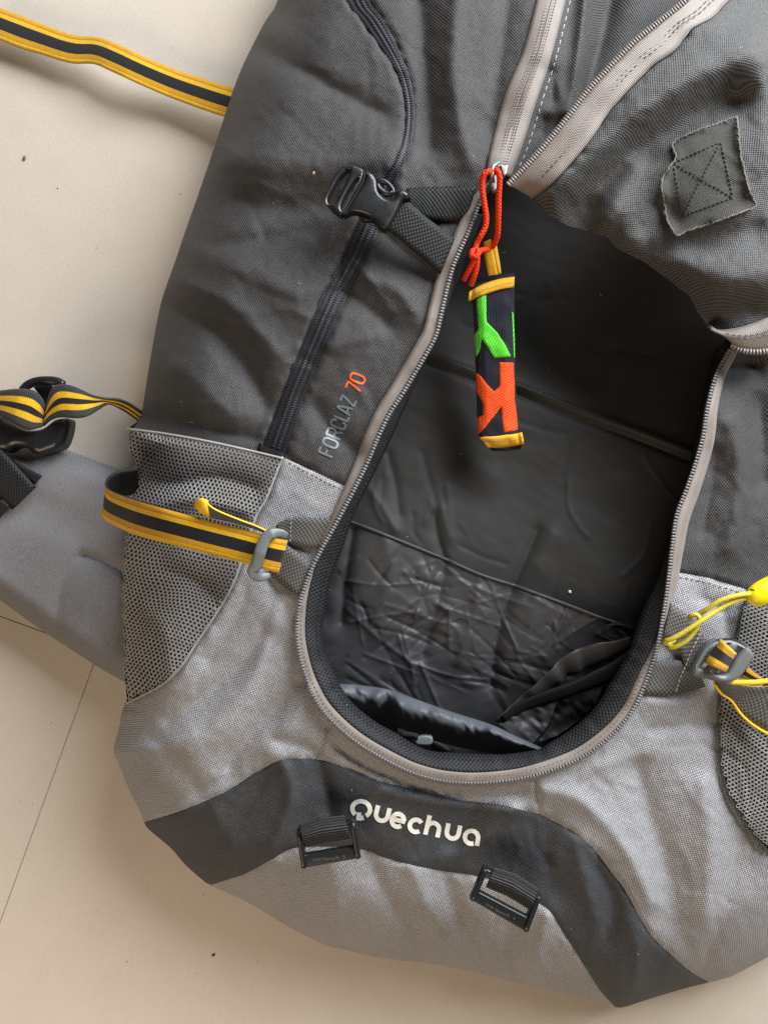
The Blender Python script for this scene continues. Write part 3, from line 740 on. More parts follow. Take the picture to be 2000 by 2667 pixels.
st_ = so[(arc > i_low) & sel & (off < 0)]; stitches('x', st_, tape_mid, None, None, 7, 5, 2, .0004, b)
o = b.build('stitching', M['thread'], mz); o['kind'] = 'stuff'

# black binding inside the zip and the wall below it
BIND_I = [(1262, 560), (1245, 600), (1217, 670), (1175, 779), (1145, 869), (1115, 929), (1078, 1008), (1036, 1104), (1000, 1182), (960, 1262), (922, 1340), (892, 1430), (862, 1509), (846, 1593), (840, 1640), (844, 1690), (862, 1735), (886, 1786), (910, 1822), (941, 1852), (984, 1884), (1033, 1911), (1082, 1941), (1126, 1957), (1180, 1961), (1267, 1965), (1315, 1965), (1397, 1953), (1429, 1936), (1478, 1906), (1521, 1873), (1559, 1830), (1581, 1792), (1608, 1748), (1639, 1690), (1669, 1599), (1690, 1551), (1717, 1491), (1747, 1400), (1766, 1330), (1784, 1273), (1808, 1152), (1826, 1056), (1844, 971), (1866, 905)]
nb = 520; bi = smooth(BIND_I, n=nb); bo0 = smooth(TEETH, n=nb)
# pair each inner point with the nearest tape edge so that rungs stay square
inner_edge = np.where((off < 0)[:, None], P1, TS_)
bo = np.array([inner_edge[np.argmin(np.linalg.norm(inner_edge-p, axis=1))] for p in bi])
ker = np.ones(9)/9; bo = np.stack([np.convolve(np.r_[np.full(4, bo[0, k]), bo[:, k], np.full(4, bo[-1, k])], ker, 'valid') for k in (0, 1)], 1)
jag = .0016*noise(np.stack([np.arange(nb)*8., np.zeros(nb)], 1), 26, seed=5)
zi = body_h(bo)-.010+jag; zo = body_h(bo)+.0035
a3 = W(bo, zo); b3 = W(bi, zi); G = a3[:, None]*(1-t)+b3[:, None]*t; G[..., 2] += .002*np.sin(np.pi*t[..., 0])
bd = loft('binding_tape', G, M['bind'], pack, .0012)
b = Bag(); mid = bi*.72+bo*.28; zm = lambda P: np.interp(np.argmin(np.linalg.norm(P[:, None]-mid[None, ::4], axis=2), axis=1)*4, np.arange(nb), zi*.62+zo*.38)+.0019
mid2 = mid[120:470]
stitches('x', mid2, zm, None, None, 7, 6, 2.2, .0002, b); o = b.build('stitching', M['bthread'], bd); o['kind'] = 'stuff'
nbv = bi-ctr; nbv /= np.linalg.norm(nbv, axis=1, keepdims=True)
rings = [W(bi+nbv*2, zi-.001), W(bi+nbv*25, zi-.025), W(bi+nbv*60, np.full(nb, .085)), W(bi+nbv*85, np.full(nb, .040))]
G = np.stack(rings, 1); F = [(i*4+j, i*4+j+1, (i+1)*4+j+1, (i+1)*4+j) for i in range(nb-1) for j in range(3)]
link('inner_wall', G.reshape(-1, 3), F, M['lining'], pack)

# closed upper run of the zip (tape seen from its back)
def cz_h(P): return body_h(P)+.0022
ct = ribbon('zipper_cover', CZ_L, CZ_R, cz_h, cz_h, M['tape'], pack, .0012, 9, .003)
b = Bag(); cl = smooth(CZ_L, n=300); cr = smooth(CZ_R, n=300)
for k, lw in ((.36, 3.4), (.44, 3.4), (.58, 3.4), (.66, 3.4)):
    ln_ = cl*(1-k)+cr*k; stitches('x', ln_[ln_[:, 1] > -60], lambda P: body_h(P)+.0048, None, None, 4, 4, lw, .0003, b)
o = b.build('coil', M['tape'], ct); o['kind'] = 'stuff'
b = Bag(); ln_ = cl*.5+cr*.5; stroke_bag(b, ln_[(ln_[:, 1] > -60) & (ln_[:, 1] < 330)], lambda P: body_h(P)+.0053, 1.8, .0002); b.build('slit', M['bthread'], ct)
st = stitches('stitching', [(1485, 0), (1448, 150), (1412, 262), (1375, 380), (1345, 450)], body_h, M['lthread'], pack, 12, 9, 2.2); st['kind'] = 'stuff'

# ------------------------------------------------------------------ opened front flap
FB = TPS([(1340, 485, .182), (1390, 512, .182), (1500, 380, .192), (1650, 240, .202), (1800, 100, .203), (1900, -200, .172), (2000, 120, .186),
    (1650, 480, .188), (1850, 450, .202), (1500, 590, .180), (1700, 680, .182), (1860, 850, .180), (2000, 830, .182), (2000, 650, .205),
    (1850, 680, .200), (2200, 500, .19), (2340, 200, .15), (2340, 700, .15), (2000, 480, .206)])
FF = [([(1440, 500), (1560, 395), (1690, 280), (1830, 180), (1960, 140)], .015, 62),
      ([(1500, 540), (1640, 410), (1790, 312), (1900, 262)], -.018, 60),
      ([(1960, 140), (2010, 260), (2010, 420)], .007, 60),
      ([(1570, 590), (1600, 520), (1650, 440)], .008, 30), ([(1530, 590), (1545, 540)], -.006, 24),
      ([(1640, 610), (1760, 680), (1860, 730), (2000, 720)], .012, 60),
      ([(1700, 640), (1800, 640), (1960, 600)], -.008, 36),
      ([(1800, 60), (1900, 90), (2000, 60)], .005, 40),
      ([(1580, 600), (1700, 590), (1740, 560)], -.006, 34),
      ([(1850, 830), (1960, 800)], -.006, 26)]
crease_field(FF, 22, 1450, 1950, 80, 760, [-45, -30, 35, 20], 60, 190, .0003, .0010, 6, 14)
def flap_h(P):
    P = A2(P).reshape(-1, 2)
    return FB(P)+folds(P, FF, True)+.0008*noise(P, 110, 70, 40, 6)+.0002*noise(P, 44, 34, 10, 7)-roll_off(P, resample(FL_B[:13], 10), 120, .014, .82)
flap_x = flap_h
flap_h = Cache(flap_x, 1280, 2400, -220, 960, 5)
panel('flap_panel', FT_R[2:]+FL_B[1:]+[(2345, 500), (2300, 100), (2150, -180), (2080, -180), (1990, -80)], flap_x, M['dark2'], pack, dip=.0024, dipw=6, dipline=FT_R)
ft = ribbon('flap_zipper', FT_L, FT_R, lambda p: flap_h(p)+.003, lambda p: flap_h(p)+.0012, M['tape'], pack, .0012, 7, .001)
b = Bag(); tooth_run([(x+3, y+3) for x, y in FT_L], lambda P: flap_h(P)+.003, b, 8.0, 8, 2.9, h=.003); o = b.build('teeth', M['teeth'], ft); o['kind'] = 'stuff'
fl = smooth(FT_L, n=300); fr = smooth(FT_R, n=300); b = Bag()
for k in (.52, .64):
    ln_ = fl*(1-k)+fr*k; stitches('x', ln_, lambda P: flap_h(P)+.0035, None, None, 10, 7, 2.4, .0004, b)
o = b.build('stitching', M['bthread'], ft); o['kind'] = 'stuff'
# hem of the flap with its zip half turning under
FZ_U = [(1842, 846), (1862, 857), (1905, 855), (1950, 844), (2000, 825), (2120, 770)]
FZ_D = [(1852, 856), (1893, 882), (1920, 905), (1955, 914), (2005, 911), (2120, 880)]
fz = ribbon('flap_zipper', FZ_U, FZ_D, lambda p: flap_h(p)+.002, [.186, .182, .179, .177, .177, .177], M['tape'], pack, .0012, 7, .004)
b = Bag(); tooth_run([(1905, 897), (1925, 908), (1955, 915), (2005, 912), (2120, 882)], lambda P: np.full(len(P), .178), b, 8.5, 9, 3, h=.003); o = b.build('teeth', M['teeth'], fz); o['kind'] = 'stuff'
b = Bag()
for d in (0, 9): stitches('x', [(1890, 868+d), (1925, 874+d), (1965, 872+d), (2010, 858+d), (2100, 825+d)], lambda P: np.full(len(P), .1855), None, None, 10, 6, 2.4, .001, b)
o = b.build('stitching', M['bthread'], fz); o['kind'] = 'stuff'
# turned-under edge of the flap
fe = resample(A2(FL_B), 12); zf = flap_h(fe)-.0004; q0 = W(fe, zf); inn = np.array([.62, .78])
rings = [q0, np.c_[q0[:, :2]+inn*.004, zf-.006], np.c_[q0[:, :2]+inn*.016, zf-.012], np.c_[q0[:, :2]+inn*.06, np.maximum(zf-.02, .15)]]
G = np.stack(rings, 1); F = [(i*4+j, i*4+j+1, (i+1)*4+j+1, (i+1)*4+j) for i in range(len(fe)-1) for j in range(3)]
link('flap_lining', G.reshape(-1, 3), F, M['lining'], pack)
# patch
PT = crop(1660, 280, 4.879, [(1265, 110), (1290, 400), (1320, 650), (1370, 860), (1430, 1080), (1500, 1250), (1300, 1330), (1000, 1450), (640, 1560), (510, 1620), (430, 1530), (370, 1400), (350, 1250), (310, 1050), (320, 900), (400, 760), (480, 650), (480, 560), (440, 470), (530, 390), (800, 270), (1000, 210), (1150, 150)])
def patch_h(P):
    d = seg_dist(P, PT, True)
    return flap_h(P)+.0022+.003*np.exp(-(d/14)**2)*(1+noise(P, 40, seed=4))
pa = panel('patch', PT, patch_h, M['patch'], pack, step=5)
b = Bag(); e = smooth(PT+PT[:1], 3); e = e+RNG.normal(0, 1.1, e.shape)
tube('x', W(e, patch_h(e)+.0003), .00075, None, None, 5, b)
for p in e[::2]:
    d = RNG.normal(0, 1, 2)*3.5; tube('x', W(np.array([p, p+d*.6, p+d]), patch_h(np.array([p, p+d*.6, p+d]))+.0006), .00028, None, None, 4, b)
o = b.build('frayed_edge', M['fray'], pa); o['kind'] = 'stuff'
SQ = crop(1660, 280, 4.879, [(1060, 430), (1215, 1140), (565, 1375), (455, 700)])
b = Bag()
for i in range(4): stitches('x', [SQ[i], SQ[(i+1) % 4]], patch_h, None, None, 9, 3, 5 if i == 0 else 3.4, .0007, b)
stitches('x', [SQ[0], SQ[2]], patch_h, None, None, 9, 3, 3.2, .0007, b); stitches('x', [SQ[3], SQ[1]], patch_h, None, None, 9, 3, 3.2, .0007, b)
o = b.build('stitching', M['bthread'], pa); o['kind'] = 'stuff'

# ------------------------------------------------------------------ inside of the pack
LB = TPS([(1000, 300, .075), (1500, 300, .070), (2000, 400, .070), (1150, 700, .080), (1500, 600, .066), (1900, 800, .078), (1100, 950, .085), (1250, 900, .074), (1500, 1050, .070),
    (1780, 1150, .085), (980, 1250, .088), (1300, 1300, .076), (1650, 1400, .084), (900, 1400, .092), (1300, 1600, .084), (1640, 1620, .095),
    (700, 1500, .06), (2000, 1300, .07), (1100, 1950, .055), (1500, 1950, .05), (850, 1800, .07), (1700, 1800, .06)])
S1 = [(1060, 895), (1115, 920), (1229, 965), (1362, 1008), (1446, 1044), (1542, 1080), (1627, 1110), (1723, 1146), (1796, 1176), (1880, 1205)]
S2 = [(840, 1330), (922, 1362), (1000, 1391), (1157, 1455), (1253, 1497), (1338, 1524), (1446, 1563), (1579, 1614), (1651, 1640), (1720, 1665)]
LF = [(S1, .004, 16), ([(x-6, y+22) for x, y in S1], -.004, 9),
      ([(1130, 1340), (1140, 1400), (1157, 1455)], -.003, 12), ([(1150, 1330), (1170, 1400)], .002, 20),
      ([(1400, 1380), (1370, 1450), (1338, 1524)], -.003, 15), ([(1440, 1390), (1400, 1470)], .002, 30),
      ([(1100, 1180), (1120, 1260), (1140, 1330)], -.0012, 12), ([(1010, 1180), (1030, 1260), (1040, 1340)], -.0018, 14), ([(960, 1270), (1000, 1330), (1030, 1380)], .002, 18),
      ([(1480, 1170), (1460, 1240)], -.0005, 10)]
crease_field(LF, 30, 960, 1750, 1190, 1560, [60, 75, 20, 100], 50, 190, .0003, .0011, 5, 10)
crease_field(LF, 16, 1200, 1800, 700, 1150, [25, 60, 15], 60, 200, .0002, .0007, 6, 12)
def lin_h(P):
    P = A2(P).reshape(-1, 2)
    return LB(P)+folds(P, LF)+.0007*noise(P, 130, 60, 24, 8)+.00012*noise(P, 40, 14, 30, 9)
panel('lining', [(1230, 380), (1500, 300), (1950, 600), (2000, 1000), (1940, 1260), (1860, 1560), (1820, 1760), (1600, 2000), (1200, 2080), (860, 1960), (720, 1720), (740, 1450), (860, 1200), (1020, 880), (1120, 620)], lin_h, M['lining'], pack, step=6)
st = stitches('stitching', [(x+2, y-8) for x, y in S1], lin_h, M['bthread'], pack, 10, 5, 2.6, .0006); st['kind'] = 'stuff'
PF = [([(1160, 1450), (1150, 1520), (1130, 1600), (1100, 1700)], -.005, 24),
      ([(1338, 1524), (1310, 1590), (1290, 1680), (1280, 1780)], -.007, 26),
      ([(1250, 1500), (1240, 1600), (1200, 1720)], .005, 34), ([(1400, 1560), (1380, 1660), (1340, 1760)], .004, 40),
      ([(1000, 1400), (1020, 1500), (980, 1620)], .004, 40), ([(920, 1380), (900, 1500), (890, 1620)], -.005, 18)]
for i in range(150):   # sharp little creases of the thin coated cloth
    x, y = RNG.uniform(880, 1600), RNG.uniform(1430, 1780); a = R(RNG.choice([25, -35, 60, 15]) + RNG.normal(0, 14)); l = RNG.uniform(50, 230)
    PF.append(([(x, y), (x+l*.5*math.cos(a), y+l*.5*math.sin(a)+RNG.normal(0, 6)), (x+l*math.cos(a), y+l*math.sin(a))], RNG.choice([-1, 1])*RNG.uniform(.0005, .0017), RNG.uniform(4.5, 9)))
def pock_h(P):
    P = A2(P).reshape(-1, 2)
    return LB(P)+.008+folds(P, PF)+.0010*noise(P, 90, 44, 30, 10)+.0003*noise(P, 30, 14, -30, 12)-.006*np.exp(-(seg_dist(P, S2)/10)**2)*0
inner_pocket = panel('inner_pocket', S2+[(1680, 1720), (1560, 1800), (1460, 1880), (1380, 1990), (1200, 2040), (1000, 1980), (860, 1880), (780, 1720), (790, 1500)], pock_h, M['lining2'], pack, step=4)
o = ribbon('pocket_hem', [(x, y-4) for x, y in S2], [(x-1, y+5) for x, y in S2], lambda p: pock_h(p)+.0012, lambda p: pock_h(p)+.0008, M['lining2'], inner_pocket, .0015, 5, .0014)
# rolled-up loose lining at the bottom
RU = crop(800, 1640, 1.8433, [(130, 262), (200, 262), (280, 270), (400, 290), (540, 340), (680, 390), (880, 455), (1000, 510), (1130, 570), (1200, 610)])
RD = crop(800, 1640, 1.8433, [(200, 400), (260, 420), (330, 430), (430, 470), (560, 520), (700, 560), (860, 590), (980, 600), (1080, 610), (1180, 640)])
n_ = 150; ru = smooth(RU, n=n_); rd = smooth(RD, n=n_); rows = []
for k in np.linspace(0, 1, 22):
    p = ru*(1-k)+rd*k
    z = .098+.034*math.sin(math.pi*min(1, .08+k*.92))**.7-.03*k+.0022*noise(p, 60, 26, 20, 3)+.0045*noise(p, 90, 30, 120, 4)+.0012*noise(p, 22, 9, 60, 6)
    z += .010*np.exp(-((p[:, 0]-1040)/40)**2)*math.sin(math.pi*k)-.012*np.exp(-((p[:, 0]-1010)/18)**2)*math.sin(math.pi*k)
    rows.append(W(p, z))
loft('loose_lining', np.stack(rows, 1), M['roll'], pack, .0006)
# torn lining, inner strap and the scrap at the side of the opening
TU = crop(800, 1640, 1.8433, [(1550, 40), (1470, 62), (1390, 68), (1320, 92), (1250, 118), (1160, 200), (1100, 260), (1000, 350), (900, 440)])
TD = crop(800, 1640, 1.8433, [(1560, 110), (1500, 128), (1455, 160), (1420, 158), (1370, 190), (1330, 188), (1300, 214), (1260, 222), (1230, 250), (1190, 262), (1150, 292), (1100, 322), (1040, 370), (930, 455)])
ribbon('torn_lining', TU, TD, [.128, .128, .122, .116, .112, .108, .104, .1, .098], [.112, .112, .108, .104, .1, .098, .096, .094, .092], M['lining2'], pack, .0006, 11, .002, wave=.004, wl=34)
SA = crop(800, 1640, 1.8433, [(1555, 90), (1480, 150), (1380, 200), (1280, 250), (1140, 300), (1020, 350), (930, 420)])
SB = crop(800, 1640, 1.8433, [(1570, 170), (1490, 235), (1400, 275), (1300, 310), (1190, 350), (1060, 385), (950, 450)])
ribbon('inner_strap', SA, SB, [.128, .124, .12, .116, .11, .104, .1], [.122, .118, .114, .110, .104, .1, .096], M['web'], pack, .0014, 5, .001)
SCR = crop(800, 1640, 1.8433, [(1020, 372), (1080, 338), (1140, 345), (1196, 322), (1185, 390), (1150, 470), (1085, 545), (980, 500), (920, 450)])
panel('lining_scrap', SCR, lambda P: .10+.008*noise(P, 90, 60, 10, 5)+.0015*noise(P, 20, 12, 40, 3), M['lining2'], pack, step=5)
SC2 = crop(800, 1640, 1.8433, [(1200, 345), (1300, 300), (1420, 270), (1390, 350), (1300, 440), (1200, 510), (1100, 545), (1160, 470)])
panel('lining_scrap', SC2, lambda P: .088+.008*noise(P, 80, 40, -30, 5)+.0015*noise(P, 20, 12, 40, 3), M['lining2'], pack, step=5)
b = Bag()
for k in range(9):   # loose thread curled up on the lining
    cx, cy = 1612+RNG.normal(0, 3), 1648+RNG.normal(0, 2); aa = np.linspace(0, 5.6, 26)+RNG.uniform(0, 1)
    p = np.stack([cx+np.cos(aa)*(44+RNG.normal(0, 4)), cy+np.sin(aa)*(22+RNG.normal(0, 3))], 1)
    tube('x', W(p, .112+.002*np.sin(aa*2+k)), .0004, None, None, 4, b)
o = b.build('loose_thread', M['bthread'], pack); o['kind'] = 'stuff'
# small black buckle on its strap at the bottom of the opening
ib = slab('inner_buckle', [crop(800, 1640, 1.8433, [(520, 520), (560, 512), (600, 520), (598, 552), (560, 556), (520, 548)])], .132, .006, M['gplastic'], pack, .0012, 3)
ribbon('strap_loop', crop(800, 1640, 1.8433, [(440, 492), (480, 490), (530, 500)]), crop(800, 1640, 1.8433, [(450, 522), (490, 524), (532, 530)]), .136, .133, M['web'], ib, .0016, 5, .002)
ribbon('strap_tail', crop(800, 1640, 1.8433, [(595, 535), (640, 548), (690, 580)]), crop(800, 1640, 1.8433, [(590, 560), (630, 585), (660, 600)]), .131, .126, M['web'], ib, .0014, 5, .001)

# ------------------------------------------------------------------ mesh pockets: real open net
def net(name, poly, hf, mat, parent, pitch=12.0, hole=.60, ang=12, squash=1.0):
    poly = A2(poly); b = Bag(); c, s_ = math.cos(R(ang)), math.sin(R(ang)); Rr = pitch/math.sqrt(3)
    cen = poly.mean(0); ext = np.abs(poly-cen).max()*1.6; rows = int(ext/(pitch*.866)); C = []
    for j in range(-rows, rows+1):
        for i in range(-int(ext/pitch), int(ext/pitch)+1):
            x = (i+(.5 if j % 2 else 0))*pitch; y = j*pitch*.866*squash; C.append((cen[0]+x*c-y*s_, cen[1]+x*s_+y*c))
    C = A2(C); C = C[inside(C, poly)]
    # slight warp of the net as the cloth is pulled about
    ring = [(math.cos(math.pi/6+k*math.pi/3), squash*math.sin(math.pi/6+k*math.pi/3)) for k in range(6)]
    ring = A2([(x*c-y*s_, x*s_+y*c) for x, y in ring])
    fs = [1.0, (1+hole)/2, hole]; dz = [0, .0011, -.0002]
    allp = np.concatenate([C[:, None]+ring[None]*Rr*f for f in fs], 1)
    allp = allp+np.stack([7*noise(allp.reshape(-1, 2), 110, 70, 20, 21).reshape(allp.shape[:2])+1.5*noise(allp.reshape(-1, 2), 28, 28, 0, 23).reshape(allp.shape[:2]), 7*noise(allp.reshape(-1, 2), 90, 120, 40, 22).reshape(allp.shape[:2])+1.5*noise(allp.reshape(-1, 2), 28, 28, 0, 24).reshape(allp.shape[:2])], 2)
    P = allp.reshape(-1, 2); inn_ = inside(P, poly).reshape(len(C), -1)
    h = hf(P).reshape(len(C), -1)
    for k in range(len(C)):
        if not inn_[k].all(): continue
        v = W(allp[k], h[k]+np.repeat(dz, 6)); f = []
        for r in range(2):
            for q in range(6): f.append((r*6+q, r*6+6+q, r*6+6+(q+1) % 6, r*6+(q+1) % 6))
        if np.cross(v[f[0][1]]-v[f[0][0]], v[f[0][2]]-v[f[0][0]])[2] < 0: f = [x[::-1] for x in f]
        b.add(v, f)
    return b.build(name, mat, parent)
ML_POLY = MESH_L[:1]+[(422, 1125), (542, 1146), (651, 1170), (738, 1191)]+MESH_R[1:]+MESH_L[::-1][1:-1]
NF = [([(340, 1240), (450, 1260), (560, 1240), (660, 1270)], -.006, 34), ([(360, 1330), (500, 1300), (640, 1330)], .006, 36), ([(430, 1480), (520, 1520), (570, 1570)], -.004, 30), ([(350, 1560), (430, 1640), (440, 1740)], .004, 40)]
def net_h(P): return body_h(P)+.0075+folds(P, NF)
mp_ = net('mesh_pocket', ML_POLY, net_h, M['mesh'], pack, 10.6, .60, 14)
HT = [(329, 1113), (422, 1125), (542, 1146), (651, 1170), (738, 1191)]
ribbon('hem', HT, [(x-1, y+6) for x, y in HT], lambda p: net_h(p)+.0006, lambda p: net_h(p)+.0014, M['mesh'], mp_, .001, 4, .001)
ribbon('seam', [(x+2, y) for x, y in MESH_R], [(x-4, y-3) for x, y in MESH_R], lambda p: body_h(p)+.0045, lambda p: net_h(p)-.0004, M['mesh'], mp_, .001, 4, .001)
b = Bag()
for (x, y) in [(600, 1568), (618, 1572), (606, 1580), (575, 1566), (365, 1188), (372, 1186), (560, 1585)]:   # snags
    for k in range(4):
        aa = np.linspace(0, RNG.uniform(1, 2.4), 8); r_ = RNG.uniform(1.5, 4.5); p = np.stack([x+r_*np.cos(aa+k), y+r_*np.sin(aa+k)], 1)
        tube('x', W(p, net_h(p)+.0012+.001*np.sin(aa*2)), .0004, None, None, 4, b)
o = b.build('snags', M['mesh'], mp_); o['kind'] = 'stuff'
MR_POLY = MESHR_L[:11]+[(2090, 2270), (2120, 2000), (2120, 1560), (2000, 1545)]
mp2 = net('mesh_pocket', MR_POLY, lambda P: body_h(P)+.006, M['mesh'], pack, 10.6, .60, -20)
ribbon('seam', [(x-2, y) for x, y in MESHR_L[:12]], [(x+4, y) for x, y in MESHR_L[:12]], lambda p: body_h(p)+.003, lambda p: body_h(p)+.006, M['gweb'], mp2, .001, 4, .001)

# seam stitching on the pack
st = stitches('stitching', [(752, 1204), (826, 1243), (903, 1280)], body_h, M['thread'], pack, 9, 4, 2.6); st['kind'] = 'stuff'
st = stitches('stitching', [(1770, 1502), (1844, 1518), (1935, 1545)], body_h, M['thread'], pack, 10, 5, 2.4); st['kind'] = 'stuff'

# ------------------------------------------------------------------ lettering
def letter(bag, cx, cy, rot, paths, hf, w, sx=1.0):
    c, s_ = math.cos(R(rot)), math.sin(R(rot))
    for p in paths:
        q = A2([(cx+(x*c+y*s_)*sx, cy+(x*s_-y*c)*sx) for x, y in p]); stroke_bag(bag, q, hf, w)
def arc_(cx, cy, rx, ry, a0, a1, n=22): return [(cx+rx*math.cos(R(a)), cy+ry*math.sin(R(a))) for a in np.linspace(a0, a1, n)]
z6 = 1/2.37; b = Bag()
def ZP(x, y): return 740+x*z6, 2040+y*z6
U = [(-37, 50)]+[(-37, 4)]+arc_(0, 0, 37, 38, 180, 360)+[(37, 50)]
GL = [((475, 163), 12, [arc_(0, 2, 55, 48, -48, 238, 34), [(-8, -22), (-2, -70)], [(2, -60), (26, -46)]]),
      ((604, 196), 14, [U]),
      ((702, 231), 15, [arc_(0, 0, 38, 40, -42, -352, 30), [(-36, 0), (46, 1)]]),
      ((813, 265), 15, [arc_(0, 0, 38, 38, 42, 318, 26)]),
      ((918, 285), 13, [[(-38, 78), (-38, -44)], [(-38, 0)]+arc_(0, 0, 38, 38, 175, 0)+[(38, -44)]]),
      ((1041, 306), 11, [U]),
      ((1156, 336), 10, [arc_(0, 0, 41, 40, -62, -340, 30)+[(41, 8), (42, -46)]])]
for (c, rt, ps) in GL: letter(b, *ZP(*c), rt, ps, body_h, 28*z6, z6)
o = b.build('lettering', M['white'], lb)
# model name beside the zip: reads upwards
e1 = np.array([.386, -.922]); e2 = np.array([-.922, -.386]); o0 = np.array([850, 1215.]); zs = 1/4.1475
def glyph(x0, w, P): return [[(x0+x*w, y*160) for x, y in p] for p in P]
def rnd(a=0, b=1, c=0, d=1): return [(a+(b-a)*(.5+.5*math.copysign(abs(math.cos(t))**.6, math.cos(t))), c+(d-c)*(.5+.5*math.copysign(abs(math.sin(t))**.6, math.sin(t)))) for t in np.linspace(0, 2*math.pi, 30)]
cc = rnd(); C_ = [(1, .72), (1, .86), (.8, 1), (.2, 1), (0, .86), (0, .14), (.2, 0), (.8, 0), (1, .14), (1, .28)]
FONT = {'F': [[(0, 0), (0, 1), (1, 1)], [(0, .52), (.8, .52)]], 'O': [cc], 'R': [[(0, 0), (0, 1), (.8, 1), (1, .88), (1, .6), (.8, .48), (0, .48)], [(.6, .48), (1, 0)]], 'C': [C_],
        'L': [[(0, 1), (0, 0), (1, 0)]], 'A': [[(0, 0), (.4, 1), (.6, 1), (1, 0)], [(.18, .28), (.82, .28)]], 'Z': [[(0, 1), (1, 1), (0, 0), (1, 0)]], '7': [[(0, 1), (1, 1), (.35, 0)]], '0': [cc]}
def model_run(cells, mat, name):
    b = Bag()
    for ch, x0, x1 in cells:
        for p in glyph(x0+10, x1-x0-24, FONT[ch]):
            q = A2([(o0+e1*x+e2*y)*zs+np.array([660, 900]) for x, y in p]); stroke_bag(b, q, body_h, 24*zs, .0006, 3)
    return b.build(name, mat, pack)
model_run([('F', 0, 88), ('O', 96, 200), ('R', 208, 312), ('C', 320, 412), ('L', 420, 495), ('A', 492, 592), ('Z', 596, 690)], M['silver'], 'model_lettering')
model_run([('7', 752, 850), ('0', 852, 958)], M['oprint'], 'model_number')

# ------------------------------------------------------------------ upper buckle and its straps
zb = lambda x, y: (820+x/3.318, 380+y/3.318)
def C1(p): return crop(820, 380, 3.318, p)
ribbon('webbing', C1([(790, 362), (950, 352), (1150, 345), (1400, 335)]), C1([(800, 560), (1000, 640), (1150, 650), (1310, 632)]), lambda p: body_h(p)+.0035, lambda p: body_h(p)+.003, M['web'], pack, .0016, 7, .001)
ribbon('webbing', C1([(770, 455), (860, 520), (960, 610), (1080, 700), (1210, 800)]), C1([(615, 715), (720, 790), (830, 885), (960, 990), (1085, 1105)]), [.188, .186, .182, .178, .174], [.186, .184, .180, .176, .172], M['web'], pack, .0022, 7, .0006)
zbk = .192
bk = slab('release_buckle', [C1([(432, 195), (500, 225), (535, 280), (545, 370), (590, 430), (650, 452), (690, 430), (700, 385), (740, 362), (790, 375), (826, 415), (825, 450), (760, 462), (700, 580), (620, 712), (560, 690), (500, 620), (430, 580), (330, 562), (245, 590), (330, 430), (420, 300)])], zbk, .010, M['plastic'], pack, .003, 4)
slab('buckle_tongue', [C1([(252, 150), (330, 155), (418, 190), (425, 225), (400, 310), (320, 450), (240, 588), (190, 572), (120, 510), (96, 465), (110, 380), (150, 270), (200, 195)]),
     C1([(270, 200), (305, 210), (210, 420), (155, 488), (115, 460), (190, 300)]), C1([(370, 265), (412, 290), (360, 400), (275, 540), (225, 530), (255, 440), (330, 310)])], zbk+.001, .009, M['plastic'], bk, .002, 4)
tube('release_tab', W(smooth(C1([(545, 300), (590, 300), (650, 345), (675, 400), (620, 410), (560, 370), (540, 330)]), 3), .188), .0022, M['plastic'], bk, 8)
slab('release_tab', [C1([(380, 600), (440, 600), (510, 625), (500, 640), (430, 640)])], .186, .006, M['plastic'], bk, .001, 3)
bar = W(smooth(C1([(420, 205), (428, 260), (405, 320), (330, 455), (245, 590)]), 4), zbk+.0004); tube('joint', bar, .0007, M['bthread'], bk, 6)

# ------------------------------------------------------------------ ladder locks on the slate band
def ladder(outer, hole, web_a, web_b, zt, txt, txt_pos, txt_rot, txt_s):
    o = slab('ladder_lock', [outer, hole], zt, .006, M['plastic'], pack, .0016, 5, sm=False)
    # side rails stand a little higher
    for a, c in ((outer[0], outer[3]), (outer[1], outer[2])):
        a = A2(a); c = A2(c); m_ = (A2(outer[0])+A2(outer[1])+A2(outer[2])+A2(outer[3]))/4
        p = resample([a+(m_-a)*.07, c+(m_-c)*.07], n=8); tube('rail', W(p, zt+.0002), .0024, M['plastic'], o, 10)
    # webbing wrapped over the top bar: several ribbed turns
    a = A2(web_a); c = A2(web_b); rows = []
    for k in np.linspace(0, 1, 13):
        p = resample(a*(1-k)+c*k, n=24); rows.append(W(p, zt-.004+.0085*math.sin(math.pi*(.10+.86*k))**.8))
    loft('webbing_loop', np.stack(rows, 0), M['web_rib'], o, .0016)
    # moulded lettering
    cv = bpy.data.curves.new('t', 'FONT'); cv.body = txt; cv.size = 1; cv.align_x = 'CENTER'; cv.extrude = .02
    to = bpy.data.objects.new('t', cv); COL.objects.link(to); dg = bpy.context.evaluated_depsgraph_get(); me = to.evaluated_get(dg).to_mesh()
    V = np.array([v.co[:] for v in me.vertices]); F = [tuple(p.vertices) for p in me.polygons]
    to.to_mesh_clear(); bpy.data.objects.remove(to); bpy.data.curves.remove(cv)
    cr, sr = math.cos(R(txt_rot)), math.sin(R(txt_rot))
    P = np.stack([txt_pos[0]+(V[:, 0]*cr+V[:, 1]*sr)*txt_s, txt_pos[1]+(V[:, 0]*sr-V[:, 1]*cr)*txt_s], 1)
    link('moulded_lettering', W(P, zt+.0001+(V[:, 2]+.02)*.012), F, M['gplastic2'], o, None, False)
    return o
M['gplastic2'] = plain('dark_grey_plastic', (.10, .104, .11), .45, .5, 500, .2)  # paler than the buckle plastic so that the moulded letters read
mm_, nt_, b_s = newmat('ribbed_black_webbing'); u_, v_ = uv_sep(nt_)
rib_ = mth(nt_, 'SINE', mth(nt_, 'MULTIPLY', u_, 2*math.pi/.0026)); fin_ = mth(nt_, 'SINE', mth(nt_, 'MULTIPLY', v_, 2*math.pi*30))
